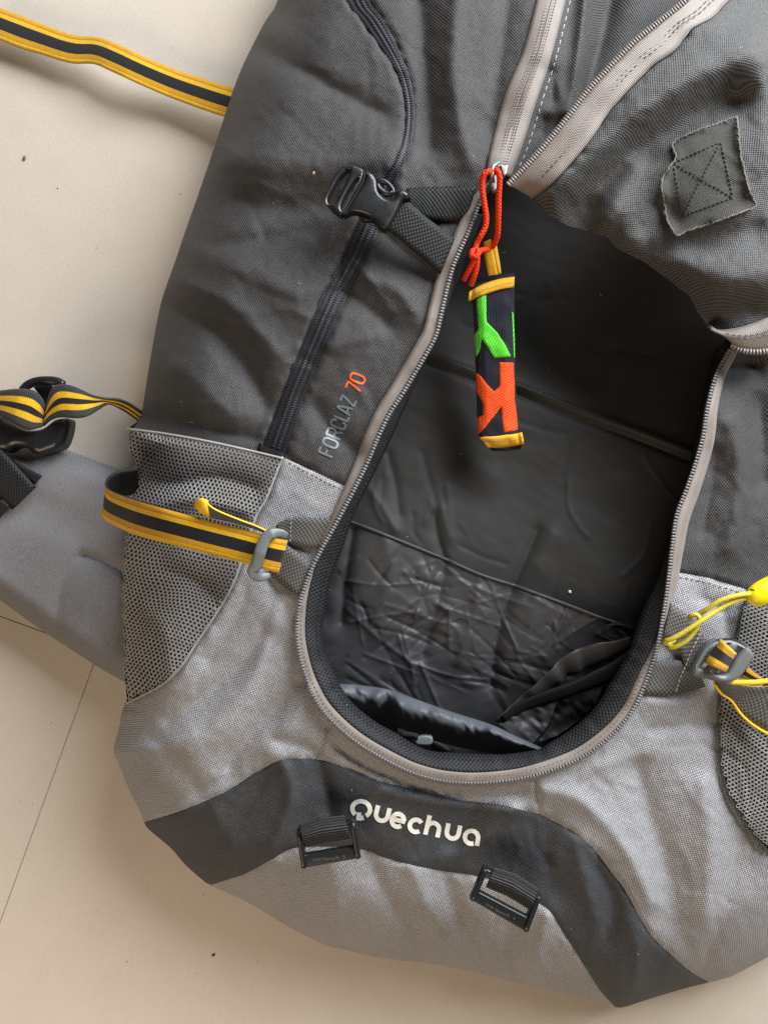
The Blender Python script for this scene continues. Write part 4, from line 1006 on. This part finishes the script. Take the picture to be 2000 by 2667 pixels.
hh_ = mth(nt_, 'ADD', rib_, mth(nt_, 'MULTIPLY', fin_, .25)); hh2 = mth(nt_, 'MULTIPLY_ADD', hh_, .5); hh2.node.inputs[2].default_value = .5
nt_.links.new(mixc(nt_, hh2, (.003, .003, .0035), (.030, .031, .033)), b_s.inputs['Base Color']); b_s.inputs['Roughness'].default_value = .5; bump(nt_, hh2, b_s, .8, .0012); M['web_rib'] = mm_
def C6(p): return crop(740, 2040, 2.37, p)
ladder(C6([(78, 292), (432, 238), (470, 468), (112, 532)]), C6([(118, 300), (412, 262), (425, 398), (128, 448)]), C6([(92, 262), (230, 212), (372, 196)]), C6([(118, 392), (240, 370), (405, 345)]), .168, 'ITW Nexus/A   8', ZP(278, 476), -6.5, 12.0)
ladder(C6([(1232, 522), (1586, 702), (1500, 928), (1146, 722)]), C6([(1250, 560), (1545, 715), (1500, 830), (1200, 672)]), C6([(1300, 520), (1430, 560), (1578, 655)]), C6([(1245, 645), (1375, 700), (1525, 790)]), .163, 'ITW Nexus/A   4', ZP(1330, 805), 26, 12.0)

# ------------------------------------------------------------------ left compression strap
def C4(p): return crop(240, 1200, 2.5136, p)
ribbon('webbing', C4([(1205, 420), (1300, 372), (1450, 374), (1600, 378)]), C4([(1215, 520), (1300, 545), (1400, 575), (1490, 578)]), lambda p: body_h(p)+.003, lambda p: body_h(p)+.003, M['gweb'], pack, .0016, 6)
ribbon('webbing', C4([(1240, 530), (1300, 575), (1380, 635), (1450, 695)]), C4([(1150, 740), (1210, 790), (1290, 850), (1352, 890)]), lambda p: body_h(p)+.0055, lambda p: body_h(p)+.005, M['gweb'], pack, .0016, 6)
st = stitches('stitching', C4([(1302, 375), (1300, 460), (1296, 545)]), lambda P: body_h(P)+.004, M['lthread'], pack, 7, 4, 2.2); st['kind'] = 'stuff'
TA = C4([(300, 42), (250, 52), (170, 66), (112, 96), (86, 140), (105, 190), (250, 250), (500, 322), (800, 402), (1000, 452), (1140, 492)])
TB = C4([(300, 190), (250, 215), (190, 225), (120, 260), (72, 320), (66, 372), (160, 432), (310, 492), (600, 570), (830, 628), (1048, 682)])
cs = ribbon('compression_strap', TA, TB, [.12, .13, .15, .17, .186, .190, .186, .184, .184, .185, .186], [.09, .10, .115, .135, .155, .170, .176, .178, .180, .181, .182], M['stripe'], pack, .0016, 9, .0008, mat2=M['web'])
ribbon('strap_fold', C4([(1120, 490), (1200, 508), (1282, 522)]), C4([(1060, 690), (1140, 715), (1222, 736)]), [.188, .190, .186], [.185, .187, .183], M['stripe'], cs, .0016, 9, .0005, mat2=M['web'])
ribbon('strap_tail', C4([(730, 262), (800, 320), (950, 385), (1060, 425), (1140, 462)]), C4([(760, 372), (850, 390), (950, 410), (1050, 445), (1130, 475)]), [.196, .194, .192, .190, .189], [.186, .186, .186, .186, .186], M['gweb'], cs, .0014, 5, .0003, mat2=M['yellow'])
ribbon('strap_tip', C4([(672, 270), (690, 250), (715, 245), (745, 265)]), C4([(664, 305), (700, 330), (720, 352), (766, 372)]), [.186, .192, .197, .197], [.184, .187, .189, .189], M['yellow'], cs, .003, 5, .002)
hk = [(1272, 492), (1235, 474), (1185, 474), (1140, 500), (1112, 560), (1094, 620), (1074, 680), (1052, 722), (1070, 750), (1110, 762), (1160, 746)]
hp = smooth(C4(hk), 3); hw = np.interp(np.linspace(0, 1, len(hp)), [0, .12, .25, .4, .7, .85, 1], [.0030, .0036, .0044, .0048, .0048, .0042, .0026])
hz = np.interp(np.linspace(0, 1, len(hp)), [0, .2, .5, .8, 1], [.186, .193, .1945, .190, .184])
tube('hook', W(hp, hz), hw, M['gplastic'], cs, 12, None, .3)

# ------------------------------------------------------------------ right side straps, buckle, elastic
def C5(p): return crop(1640, 1440, 4.425, p)
ribbon('webbing', C5([(480, 578), (690, 735), (800, 890), (890, 1005), (980, 1080)]), C5([(385, 962), (500, 1040), (580, 1130), (640, 1290), (760, 1400)]), lambda p: body_h(p)+.006, lambda p: body_h(p)+.006, M['gweb'], pack, .0016, 6)
ribbon('webbing', C5([(285, 1248), (450, 1245), (600, 1250), (760, 1330)]), C5([(165, 1630), (350, 1640), (520, 1640), (880, 1545)]), lambda p: body_h(p)+.0045, lambda p: body_h(p)+.004, M['gweb'], pack, .0016, 6)
st = stitches('stitching', C5([(815, 930), (760, 1040), (690, 1180), (650, 1290), (580, 1450), (520, 1640)]), lambda P: body_h(P)+.0075, M['lthread'], pack, 8, 4, 3.4, .0012); st['kind'] = 'stuff'
zg = .184
gb = slab('strap_buckle', [C5([(1170, 995), (1300, 1045), (1400, 1110), (1440, 1175), (1430, 1225), (1350, 1350), (1290, 1430), (1180, 1500), (1060, 1505), (900, 1462), (770, 1435), (735, 1375), (770, 1275), (880, 1090), (990, 1015)]),
      C5([(1010, 1035), (1170, 1025), (1290, 1080), (1300, 1110), (1220, 1250), (1130, 1402), (1040, 1400), (930, 1352), (850, 1340), (800, 1325), (835, 1250), (920, 1110)])], zg, .009, M['gplastic'], pack, .0028, 4)
tube('bar', W(resample(C5([(920, 1370), (1190, 1040)]), n=10), zg-.004), .0045, M['gplastic'], gb, 10)
rows = []; wa = A2(C5([(852, 1262), (1040, 985)])); wb = A2(C5([(1110, 1385), (1235, 1160)]))
for k in np.linspace(0, 1, 17):
    p = resample(wa*(1-k)+wb*k, n=11); rows.append(W(p, zg-.007+.017*math.sin(math.pi*(.06+.88*k))**.75))
loft('strap_loop', np.stack(rows, 0), M['stripe'], gb, .0016, M['gold'])
ls = ribbon('loose_strap', C5([(1010, 1480), (1130, 1500), (1300, 1530), (1600, 1545), (1900, 1500)]), C5([(962, 1492), (1050, 1620), (1170, 1705), (1290, 1870), (1600, 2090)]), [.166, .170, .172, .176, .178], [.164, .166, .166, .168, .168], M['gweb'], pack, .0016, 7, .001, mat2=M['yellow'])
tube('strap_edge', W(smooth(C5([(962, 1492), (1050, 1620), (1170, 1705), (1290, 1870), (1450, 2005), (1600, 2090), (1750, 2150)]), 4), np.linspace(.165, .169, len(smooth(C5([(962, 1492), (1050, 1620), (1170, 1705), (1290, 1870), (1450, 2005), (1600, 2090), (1750, 2150)]), 4)))), .0011, M['yellow'], ls, 6)
ribbon('strap_fold', C5([(1370, 1330), (1450, 1400), (1540, 1470), (1640, 1540)]), C5([(1260, 1440), (1350, 1470), (1450, 1490), (1600, 1545)]), [.180, .180, .180, .180], [.176, .177, .178, .179], M['stripe'], ls, .0014, 5)
tube('strap_edge', W(smooth(C5([(1170, 1490), (1300, 1496), (1450, 1494), (1600, 1478), (1800, 1450)]), 4), .181), .0022, M['yellow'], ls, 6, None, .6)
b = Bag()
def cord(pts, z, r, bag): p = smooth(np.c_[A2(C5(pts)), A2(z)], n=60); tube('x', W(p[:, :2], p[:, 2]), r, None, None, 10, bag)
cord([(1520, 462), (1420, 468), (1250, 490), (1050, 550), (900, 640), (790, 715)], [.192, .194, .196, .194, .190, .184], .0020, b)
cord([(1500, 520), (1400, 512), (1200, 560), (1000, 670), (800, 800), (600, 930), (470, 1000), (405, 1018), (440, 1050), (520, 1010)], [.190, .191, .193, .192, .192, .189, .186, .182, .178, .177], .0020, b)
cord([(460, 1082), (520, 1085), (640, 1020), (740, 910), (795, 800), (800, 750), (765, 715), (700, 728), (690, 760)], [.178, .181, .184, .186, .188, .188, .187, .184, .178], .0020, b)
ec = b.build('elastic_cord', M['lime_cord'], pack)
# toggle: egg with a cord hole
tc = A2(C5([(1600, 420)]))[0]; ax = np.array([.86, -.50]); V = []; F = []; nu, nv = 22, 18; e_t = np.array([ax[0], -ax[1], 0.]); e_s = np.array([ax[1], ax[0], 0.]); c3 = W([tc], .192)[0]
for i in range(nu+1):
    a = math.pi*i/nu; x = -math.cos(a)*.0185; r_ = .0092*math.sin(a)**.62*(1+.12*math.cos(a))
    if i == 0: x += .0012
    for k in range(nv):
        ph = 2*math.pi*k/nv; V.append(c3+e_t*x+e_s*r_*math.cos(ph)*1.05+np.array([0, 0, 1])*r_*math.sin(ph)*.95)
for i in range(nu):
    for k in range(nv): F.append((i*nv+k, i*nv+(k+1) % nv, (i+1)*nv+(k+1) % nv, (i+1)*nv+k))
tg_ = link('toggle', V, F, M['toggle'], ec)
hc = W(C5([(1425, 470)]), .1945)[0]; aa = np.linspace(0, 2*math.pi, 22)
tube('hole_rim', np.stack([hc+e_s*math.cos(a)*.0036+(np.array([0, 0, 1])*.8+e_t*.35)*math.sin(a)*.0036 for a in aa]), .0007, M['soot'], ec, 6)

# ------------------------------------------------------------------ hip belt on the left, and the loose strap at the top
def C0(p): return crop(0, 940, 3.95, p)
PAD = [(-320, 1090), (-100, 1140), (10, 1158), (90, 1158), (152, 1163), (228, 1191), (304, 1221), (440, 1290), (440, 1830), (319, 1774), (265, 1744), (181, 1690), (90, 1629), (24, 1581), (0, 1563), (-100, 1500), (-320, 1400)]
PF2 = [([(330, 1496), (280, 1472), (241, 1455), (215, 1448)], -.006, 13), ([(215, 1448), (170, 1500), (150, 1580), (150, 1650)], -.004, 26), ([(240, 1455), (270, 1390), (330, 1350)], -.002, 24), ([(250, 1500), (220, 1600), (200, 1680)], .003, 50)]
def pad_h(P):
    P = A2(P).reshape(-1, 2); return .062+folds(P, PF2)+.002*noise(P, 110, 80, 20, 14)-roll_off(P, PAD[:8], 60, .026)-roll_off(P, PAD[8:], 60, .030)
hb = panel('hip_belt', PAD, pad_h, M['pad'], pack, step=9)
pe = resample(A2(PAD), 12); zp = pad_h(pe)-.0003; q0 = W(pe, zp); pc = q0[:, :2].mean(0); dd = pc-q0[:, :2]; dd /= np.linalg.norm(dd, axis=1, keepdims=True)
rings = [q0, np.c_[q0[:, :2]+dd*.004, zp*.5], np.c_[q0[:, :2]+dd*.012, np.full(len(pe), .0012)]]
G = np.stack(rings, 1); F = [(i*3+j, i*3+j+1, (i+1)*3+j+1, (i+1)*3+j) for i in range(len(pe)-1) for j in range(2)]
link('pad_edge', G.reshape(-1, 3), F, M['pad'], hb)
slab('belt_buckle', [C0([(-80, 590), (0, 560), (120, 640), (240, 700), (330, 705), (430, 682), (540, 600), (620, 582), (682, 590), (676, 700), (640, 820), (592, 890), (490, 928), (390, 962), (310, 945), (250, 892), (130, 880), (70, 915), (20, 930), (-80, 890)])], .078, .022, M['plastic'], hb, .006, 5)
tube('buckle_bar', W(smooth(C0([(235, 300), (290, 245), (380, 208), (500, 200), (590, 212), (650, 245)]), 4), .082), .0042, M['plastic'], hb, 10)
slab('buckle_plate', [C0([(330, 260), (420, 225), (540, 225), (560, 300), (500, 420), (480, 520), (440, 480), (400, 360)])], .072, .010, M['plastic'], hb, .002, 5)
HA = C0([(1600, 600), (1450, 520), (1320, 435), (1200, 392), (1070, 385), (950, 352), (800, 275), (650, 235), (560, 250), (510, 320), (480, 430), (462, 520)])
HB_ = C0([(1590, 760), (1440, 640), (1350, 570), (1250, 505), (1120, 448), (1030, 495), (900, 570), (780, 590), (650, 580), (560, 592), (490, 625), (440, 670)])
ribbon('belt_webbing', HA, HB_, [.05, .06, .07, .078, .084, .09, .094, .098, .098, .094, .086, .074], [.03, .036, .046, .058, .072, .080, .086, .092, .094, .092, .086, .076], M['stripe5'], hb, .0016, 11, .0004)
HA2 = C0([(-150, 320), (0, 302), (150, 285), (270, 287), (370, 312), (440, 390), (475, 500)]); HB2 = C0([(-150, 520), (0, 570), (130, 640), (230, 690), (310, 712), (390, 692), (436, 682)])
ribbon('belt_webbing', HA2, HB2, [.086, .09, .096, .1, .098, .09, .076], [.08, .084, .09, .094, .092, .086, .078], M['stripe5'], hb, .0016, 11, .0006)
ribbon('belt_tail', C0([(-160, 760), (0, 905), (100, 1005), (220, 1140), (362, 1300)]), C0([(-260, 1180), (-80, 1350), (0, 1425), (60, 1480), (128, 1530)]), [.078, .078, .077, .076, .074], [.076, .075, .074, .072, .070], M['web'], hb, .003, 7, .001)
ribbon('belt_tail', C0([(120, 1000), (240, 1090), (330, 1140), (424, 1185)]), C0([(180, 1130), (280, 1210), (320, 1240), (350, 1272)]), .0735, .0715, M['web'], hb, .0025, 5)
ribbon('belt_tail', C0([(-80, 1420), (0, 1400), (50, 1450), (95, 1500)]), C0([(-80, 1700), (-40, 1650), (10, 1600), (60, 1550)]), .0725, .0705, M['web'], hb, .0025, 5)

def Z1(p): return crop(0, 0, 1.659, p)
SU = Z1([(-20, 18), (20, 38), (100, 68), (200, 108), (290, 140), (350, 152), (420, 156), (500, 184), (620, 240), (760, 298), (880, 338), (1010, 378), (1160, 420)])
SD = Z1([(-40, 160), (0, 170), (90, 205), (180, 232), (260, 258), (320, 270), (400, 272), (470, 300), (600, 360), (720, 412), (860, 465), (965, 500), (1110, 545)])
sz = [.018, .018, .018, .020, .023, .030, .032, .028, .024, .024, .026, .03, .035]
ribbon('loose_strap', SU, SD, [z+.002 for z in sz], sz, M['stripe'], pack, .0016, 11, .001, mat2=M['web'])

# ------------------------------------------------------------------ zip slider with orange cord pull
def C3(p): return crop(1240, 380, 6.145, p)
zs0 = .188
sl = slab('zip_slider', [C3([(300, 300), (370, 268), (440, 300), (512, 312), (500, 380), (482, 440), (440, 500), (360, 620), (290, 720), (230, 640), (210, 560), (240, 420)])], zs0-.004, .006, M['metal'], pack, .0014, 2)
tube('bridge', W(smooth(C3([(375, 262), (320, 285), (262, 340), (252, 420), (262, 520), (272, 570)]), n=20), np.interp(np.linspace(0, 1, 20), [0, .3, .7, 1], [zs0-.002, zs0+.004, zs0+.004, zs0-.002])), .0017, M['metal'], sl, 8)
slab('slider_plate', [C3([(380, 290), (440, 300), (515, 300), (498, 380), (488, 440), (440, 470), (410, 380)])], zs0-.002, .0015, M['metal'], sl, .0008, 2)
b = Bag()
def cord3(pts, z, r=.0024, seg=10):
    p = smooth(np.c_[A2(pts), A2(z)], n=70); tube('x', W(p[:, :2], p[:, 2]), r, None, None, seg, b)
cl_ = C3([(300, 420), (215, 400), (130, 450), (95, 580), (110, 780), (140, 980), (160, 1130), (145, 1290), (70, 1440), (10, 1550), (-20, 1660)])
cord3(cl_, [.189, .193, .193, .19, .187, .184, .182, .18, .178, .175, .174])
cord3([(1237, 648), (1246, 655), (1240, 668), (1228, 664), (1232, 652), (1243, 658)], [.176, .178, .179, .178, .177, .175], .0024)
cord3([(1238, 668), (1228, 690), (1216, 712), (1208, 728)], [.175, .172, .168, .164]); cord3([(1243, 668), (1241, 695), (1234, 720), (1226, 742)], [.175, .171, .167, .162])
cord3(C3([(270, 400), (330, 385), (368, 460), (372, 600), (360, 800), (358, 1000), (352, 1200), (345, 1400), (310, 1520), (268, 1600), (230, 1600)]), [.187, .192, .193, .19, .186, .182, .177, .171, .166, .162, .157])
cord3([(1284, 640), (1270, 648), (1252, 652), (1243, 658)], [.157, .162, .168, .174], .0024)
o = b.build('cord_pull', M['orange'], sl)

# ------------------------------------------------------------------ embroidered tag hanging from the cord, inside the opening
def C2(p): return crop(1140, 560, 3.4567, p)
tagc = W(C2([(530, 1320)]), .0)[0]; tag_ = thing('fabric_tag', 'padded navy tag with green and orange shapes and yellow bands hanging over the dark lining', 'tag', (tagc[0], tagc[1], .10))
TAGP = C2([(312, 640), (400, 600), (560, 540), (688, 520), (690, 800), (694, 1280), (706, 1640), (722, 1960), (742, 2080), (500, 2095), (420, 2060), (362, 1975), (348, 1700), (340, 1400), (326, 1000), (306, 760)])
def tag_h(P):
    P = A2(P).reshape(-1, 2); d = seg_dist(P, TAGP, True); u = (P[:, 1]-740)/430
    return .140-.022*np.clip(u, 0, 1)+.0075*np.sqrt(np.clip(d/26, 0, 1))*(1+.0*u)-.003+.0009*noise(P, 40, 26, 60, 3)
panel('cloth', TAGP, tag_h, M['navy'], tag_, step=4)
te = resample(A2(TAGP+TAGP[:1]), 6); zt_ = tag_h(te)-.0002; q0 = W(te, zt_); pc = q0[:, :2].mean(0); dd = pc-q0[:, :2]; dd /= np.linalg.norm(dd, axis=1, keepdims=True)
G = np.stack([q0, np.c_[q0[:, :2]+dd*.001, zt_-.004], np.c_[q0[:, :2]+dd*.008, zt_-.008], np.c_[q0[:, :2]+dd*.012, zt_-.009]], 1)
F = [(i*4+j, i*4+j+1, (i+1)*4+j+1, (i+1)*4+j) for i in range(len(te)-1) for j in range(3)]; link('backing', G.reshape(-1, 3), F, M['navy'], tag_)
panel('green_shape', C2([(345, 755), (435, 712), (440, 960), (540, 1060), (610, 1170), (665, 1275), (510, 1285), (450, 1190), (395, 1118), (384, 1200), (345, 1280), (334, 1180), (328, 1080), (362, 1020), (352, 880)]), tag_h, M['green'], tag_, step=4, off=.0010, dipline=False, dip=.0009, dipw=2)
panel('green_shape', C2([(668, 870), (682, 880), (692, 1100), (695, 1285), (686, 1285), (676, 1050)]), tag_h, M['green'], tag_, step=4, off=.0010)
panel('orange_shape', C2([(555, 1325), (685, 1325), (692, 1500), (694, 1650), (712, 1800), (722, 1932), (595, 1957), (582, 1840), (570, 1730), (490, 1830), (405, 1938), (362, 1972), (355, 1830), (402, 1800), (412, 1710), (350, 1590), (342, 1418), (382, 1440), (440, 1520), (510, 1590), (555, 1540)]), tag_h, M['orange2'], tag_, step=4, off=.0010, dipline=False, dip=.0009, dipw=2)
st = stitches('stitching', C2([(352, 760), (365, 1000), (378, 1250), (380, 1430), (395, 1650), (405, 1800), (400, 1960)]), tag_h, M['bthread'], tag_, 4, 3, 2, .0012); st['kind'] = 'stuff'
zt2 = lambda p: tag_h(p)+.0016
yb = ribbon('band', C2([(288, 690), (320, 665), (430, 610), (560, 572), (692, 552)]), C2([(292, 772), (340, 745), (450, 700), (570, 665), (686, 648)]), zt2, zt2, M['gold'], tag_, .002, 5, .001, step=4)
yb2 = ribbon('band', C2([(374, 2002), (480, 2000), (620, 1985), (745, 1958)]), C2([(458, 2092), (540, 2098), (660, 2085), (765, 2062)]), zt2, zt2, M['gold'], tag_, .002, 5, .001, step=4)
for par, pts in ((yb, [(296, 735), (335, 708), (440, 655), (565, 618), (688, 602)]), (yb2, [(410, 2040), (520, 2048), (640, 2030), (755, 2010)])):
    s_o = stitches('stitching', C2(pts), lambda p: tag_h(p)+.0026, M['thread'], par, 5, 2, 1.6, .0006); s_o['kind'] = 'stuff'
ribbon('end_cap', C2([(460, 2090), (560, 2096), (660, 2085), (762, 2062)]), C2([(490, 2122), (570, 2125), (660, 2118), (745, 2105)]), lambda p: tag_h(p)+.001, lambda p: tag_h(p)-.004, M['web'], tag_, .002, 4, step=4)
ribbon('end_cap', C2([(318, 640), (420, 590), (560, 535), (686, 512)]), C2([(300, 685), (430, 612), (560, 574), (690, 556)]), lambda p: tag_h(p)-.002, lambda p: tag_h(p)+.001, M['web'], tag_, .002, 4, step=4)
ribbon('hanging_loop', C3([(265, 1610), (290, 1750), (320, 1900), (345, 2050)]), C3([(330, 1585), (360, 1750), (385, 1900), (402, 2040)]), [.160, .155, .150, .144], [.159, .154, .149, .144], M['gold'], tag_, .0012, 4, step=4)
ribbon('hanging_loop', C3([(110, 1545), (130, 1720), (160, 1880), (200, 2075)]), C3([(235, 1490), (280, 1700), (310, 1850), (346, 2060)]), [.164, .160, .154, .1455], [.166, .161, .154, .1455], M['gold'], tag_, .0012, 5, .0004, step=4)

# ------------------------------------------------------------------ crumbs and specks
def crumb(px, py, z, r, mat, label, cat, group, seed):
    rg = np.random.default_rng(seed); V = []; F = []; nu, nv = 5, 7
    for i in range(nu+1):
        for k in range(nv):
            a = math.pi*i/nu; ph = 2*math.pi*k/nv; rr = r*(1+rg.uniform(-.35, .35))
            V.append((rr*math.sin(a)*math.cos(ph)*1.3, rr*math.sin(a)*math.sin(ph), rr*math.cos(a)*.6))
    for i in range(nu):
        for k in range(nv): F.append((i*nv+k, (i+1)*nv+k, (i+1)*nv+(k+1) % nv, i*nv+(k+1) % nv))
    V = np.array(V); zmin = V[:, 2].min(); o = link('crumb', V, F, mat, None)
    p = W([(px, py)], z)[0]; o.location = (p[0], p[1], z-zmin-.0001); o.rotation_euler = (0, 0, rg.uniform(0, 6))
    o['label'] = label; o['category'] = cat; o['group'] = group
for i, (x, y, r) in enumerate([(150, 490, .0009), (470, 505, .0010), (252, 645, .0008), (452, 123, .0008), (85, 2095, .0008), (330, 2506, .0009), (670, 2507, .0008), (530, 2333, .0009), (255, 2375, .0008), (53, 2087, .0007), (515, 2534, .0006), (134, 1883, .0008), (1400, 2620, .0006)]):
    crumb(x, y, 0, r*.6, M['soot'] if i % 5 == 0 else M['crumb'], 'tiny brown crumb lying on the bare beige floor', 'crumb', 'crumbs scattered on the floor', 30+i)
crumb(65, 412, 0, .0016, M['fray'], 'pale beige flake on the floor below the loose yellow strap', 'crumb', 'flakes', 5)
crumb(556, 2488, 0, .0012, M['soot'], 'black grit speck on the floor below the grey base of the pack', 'grit', 'grit', 6)
for (x, y, mt, r, hf, lab) in [(817, 451, 'crumb', .0012, body_h, 'orange-brown crumb on the charcoal pocket beside the black buckle'), (1483, 1541, 'lint', .0013, lin_h, 'white speck on the black lining above the inner pocket edge')]:
    crumb(x, y, float(hf(A2([(x, y)]))[0]), r, M[mt], lab, 'crumb', 'specks on the pack', int(x))

# ------------------------------------------------------------------ lint and dust caught in the cloth
b = Bag()
for k in range(60):
    x, y = RNG.uniform(450, 1950), RNG.uniform(60, 2500); p0 = np.array([x, y])
    opening = inside(p0[None], bi)[0]
    if not inside(p0[None], OUT_C)[0] or near_dist(p0[None], OUT_C, 60)[0] < 59: continue
    hf = (lin_h if y < 1380 else pock_h) if opening else (flap_h if (x > 1420 and y < 820) else body_h)
    if inside(p0[None], np.array([(1300, 450), (1420, 555), (1600, 640), (1860, 860), (2000, 830), (2000, 560), (1400, 430)]))[0] and opening: continue
    a = RNG.uniform(0, 6.28); l = RNG.uniform(1.5, 5) if k % 3 else RNG.uniform(6, 14); c_ = RNG.normal(0, .5)
    q = np.array([p0, p0+l*.5*np.array([math.cos(a), math.sin(a)]), p0+l*np.array([math.cos(a+c_), math.sin(a+c_)])])
    tube('x', W(q, hf(q)+.0009),   .00016 if k % 3 == 0 else .00026, None, None, 4, b)
o = b.build('lint', M['dust'], pack); o['kind'] = 'stuff'
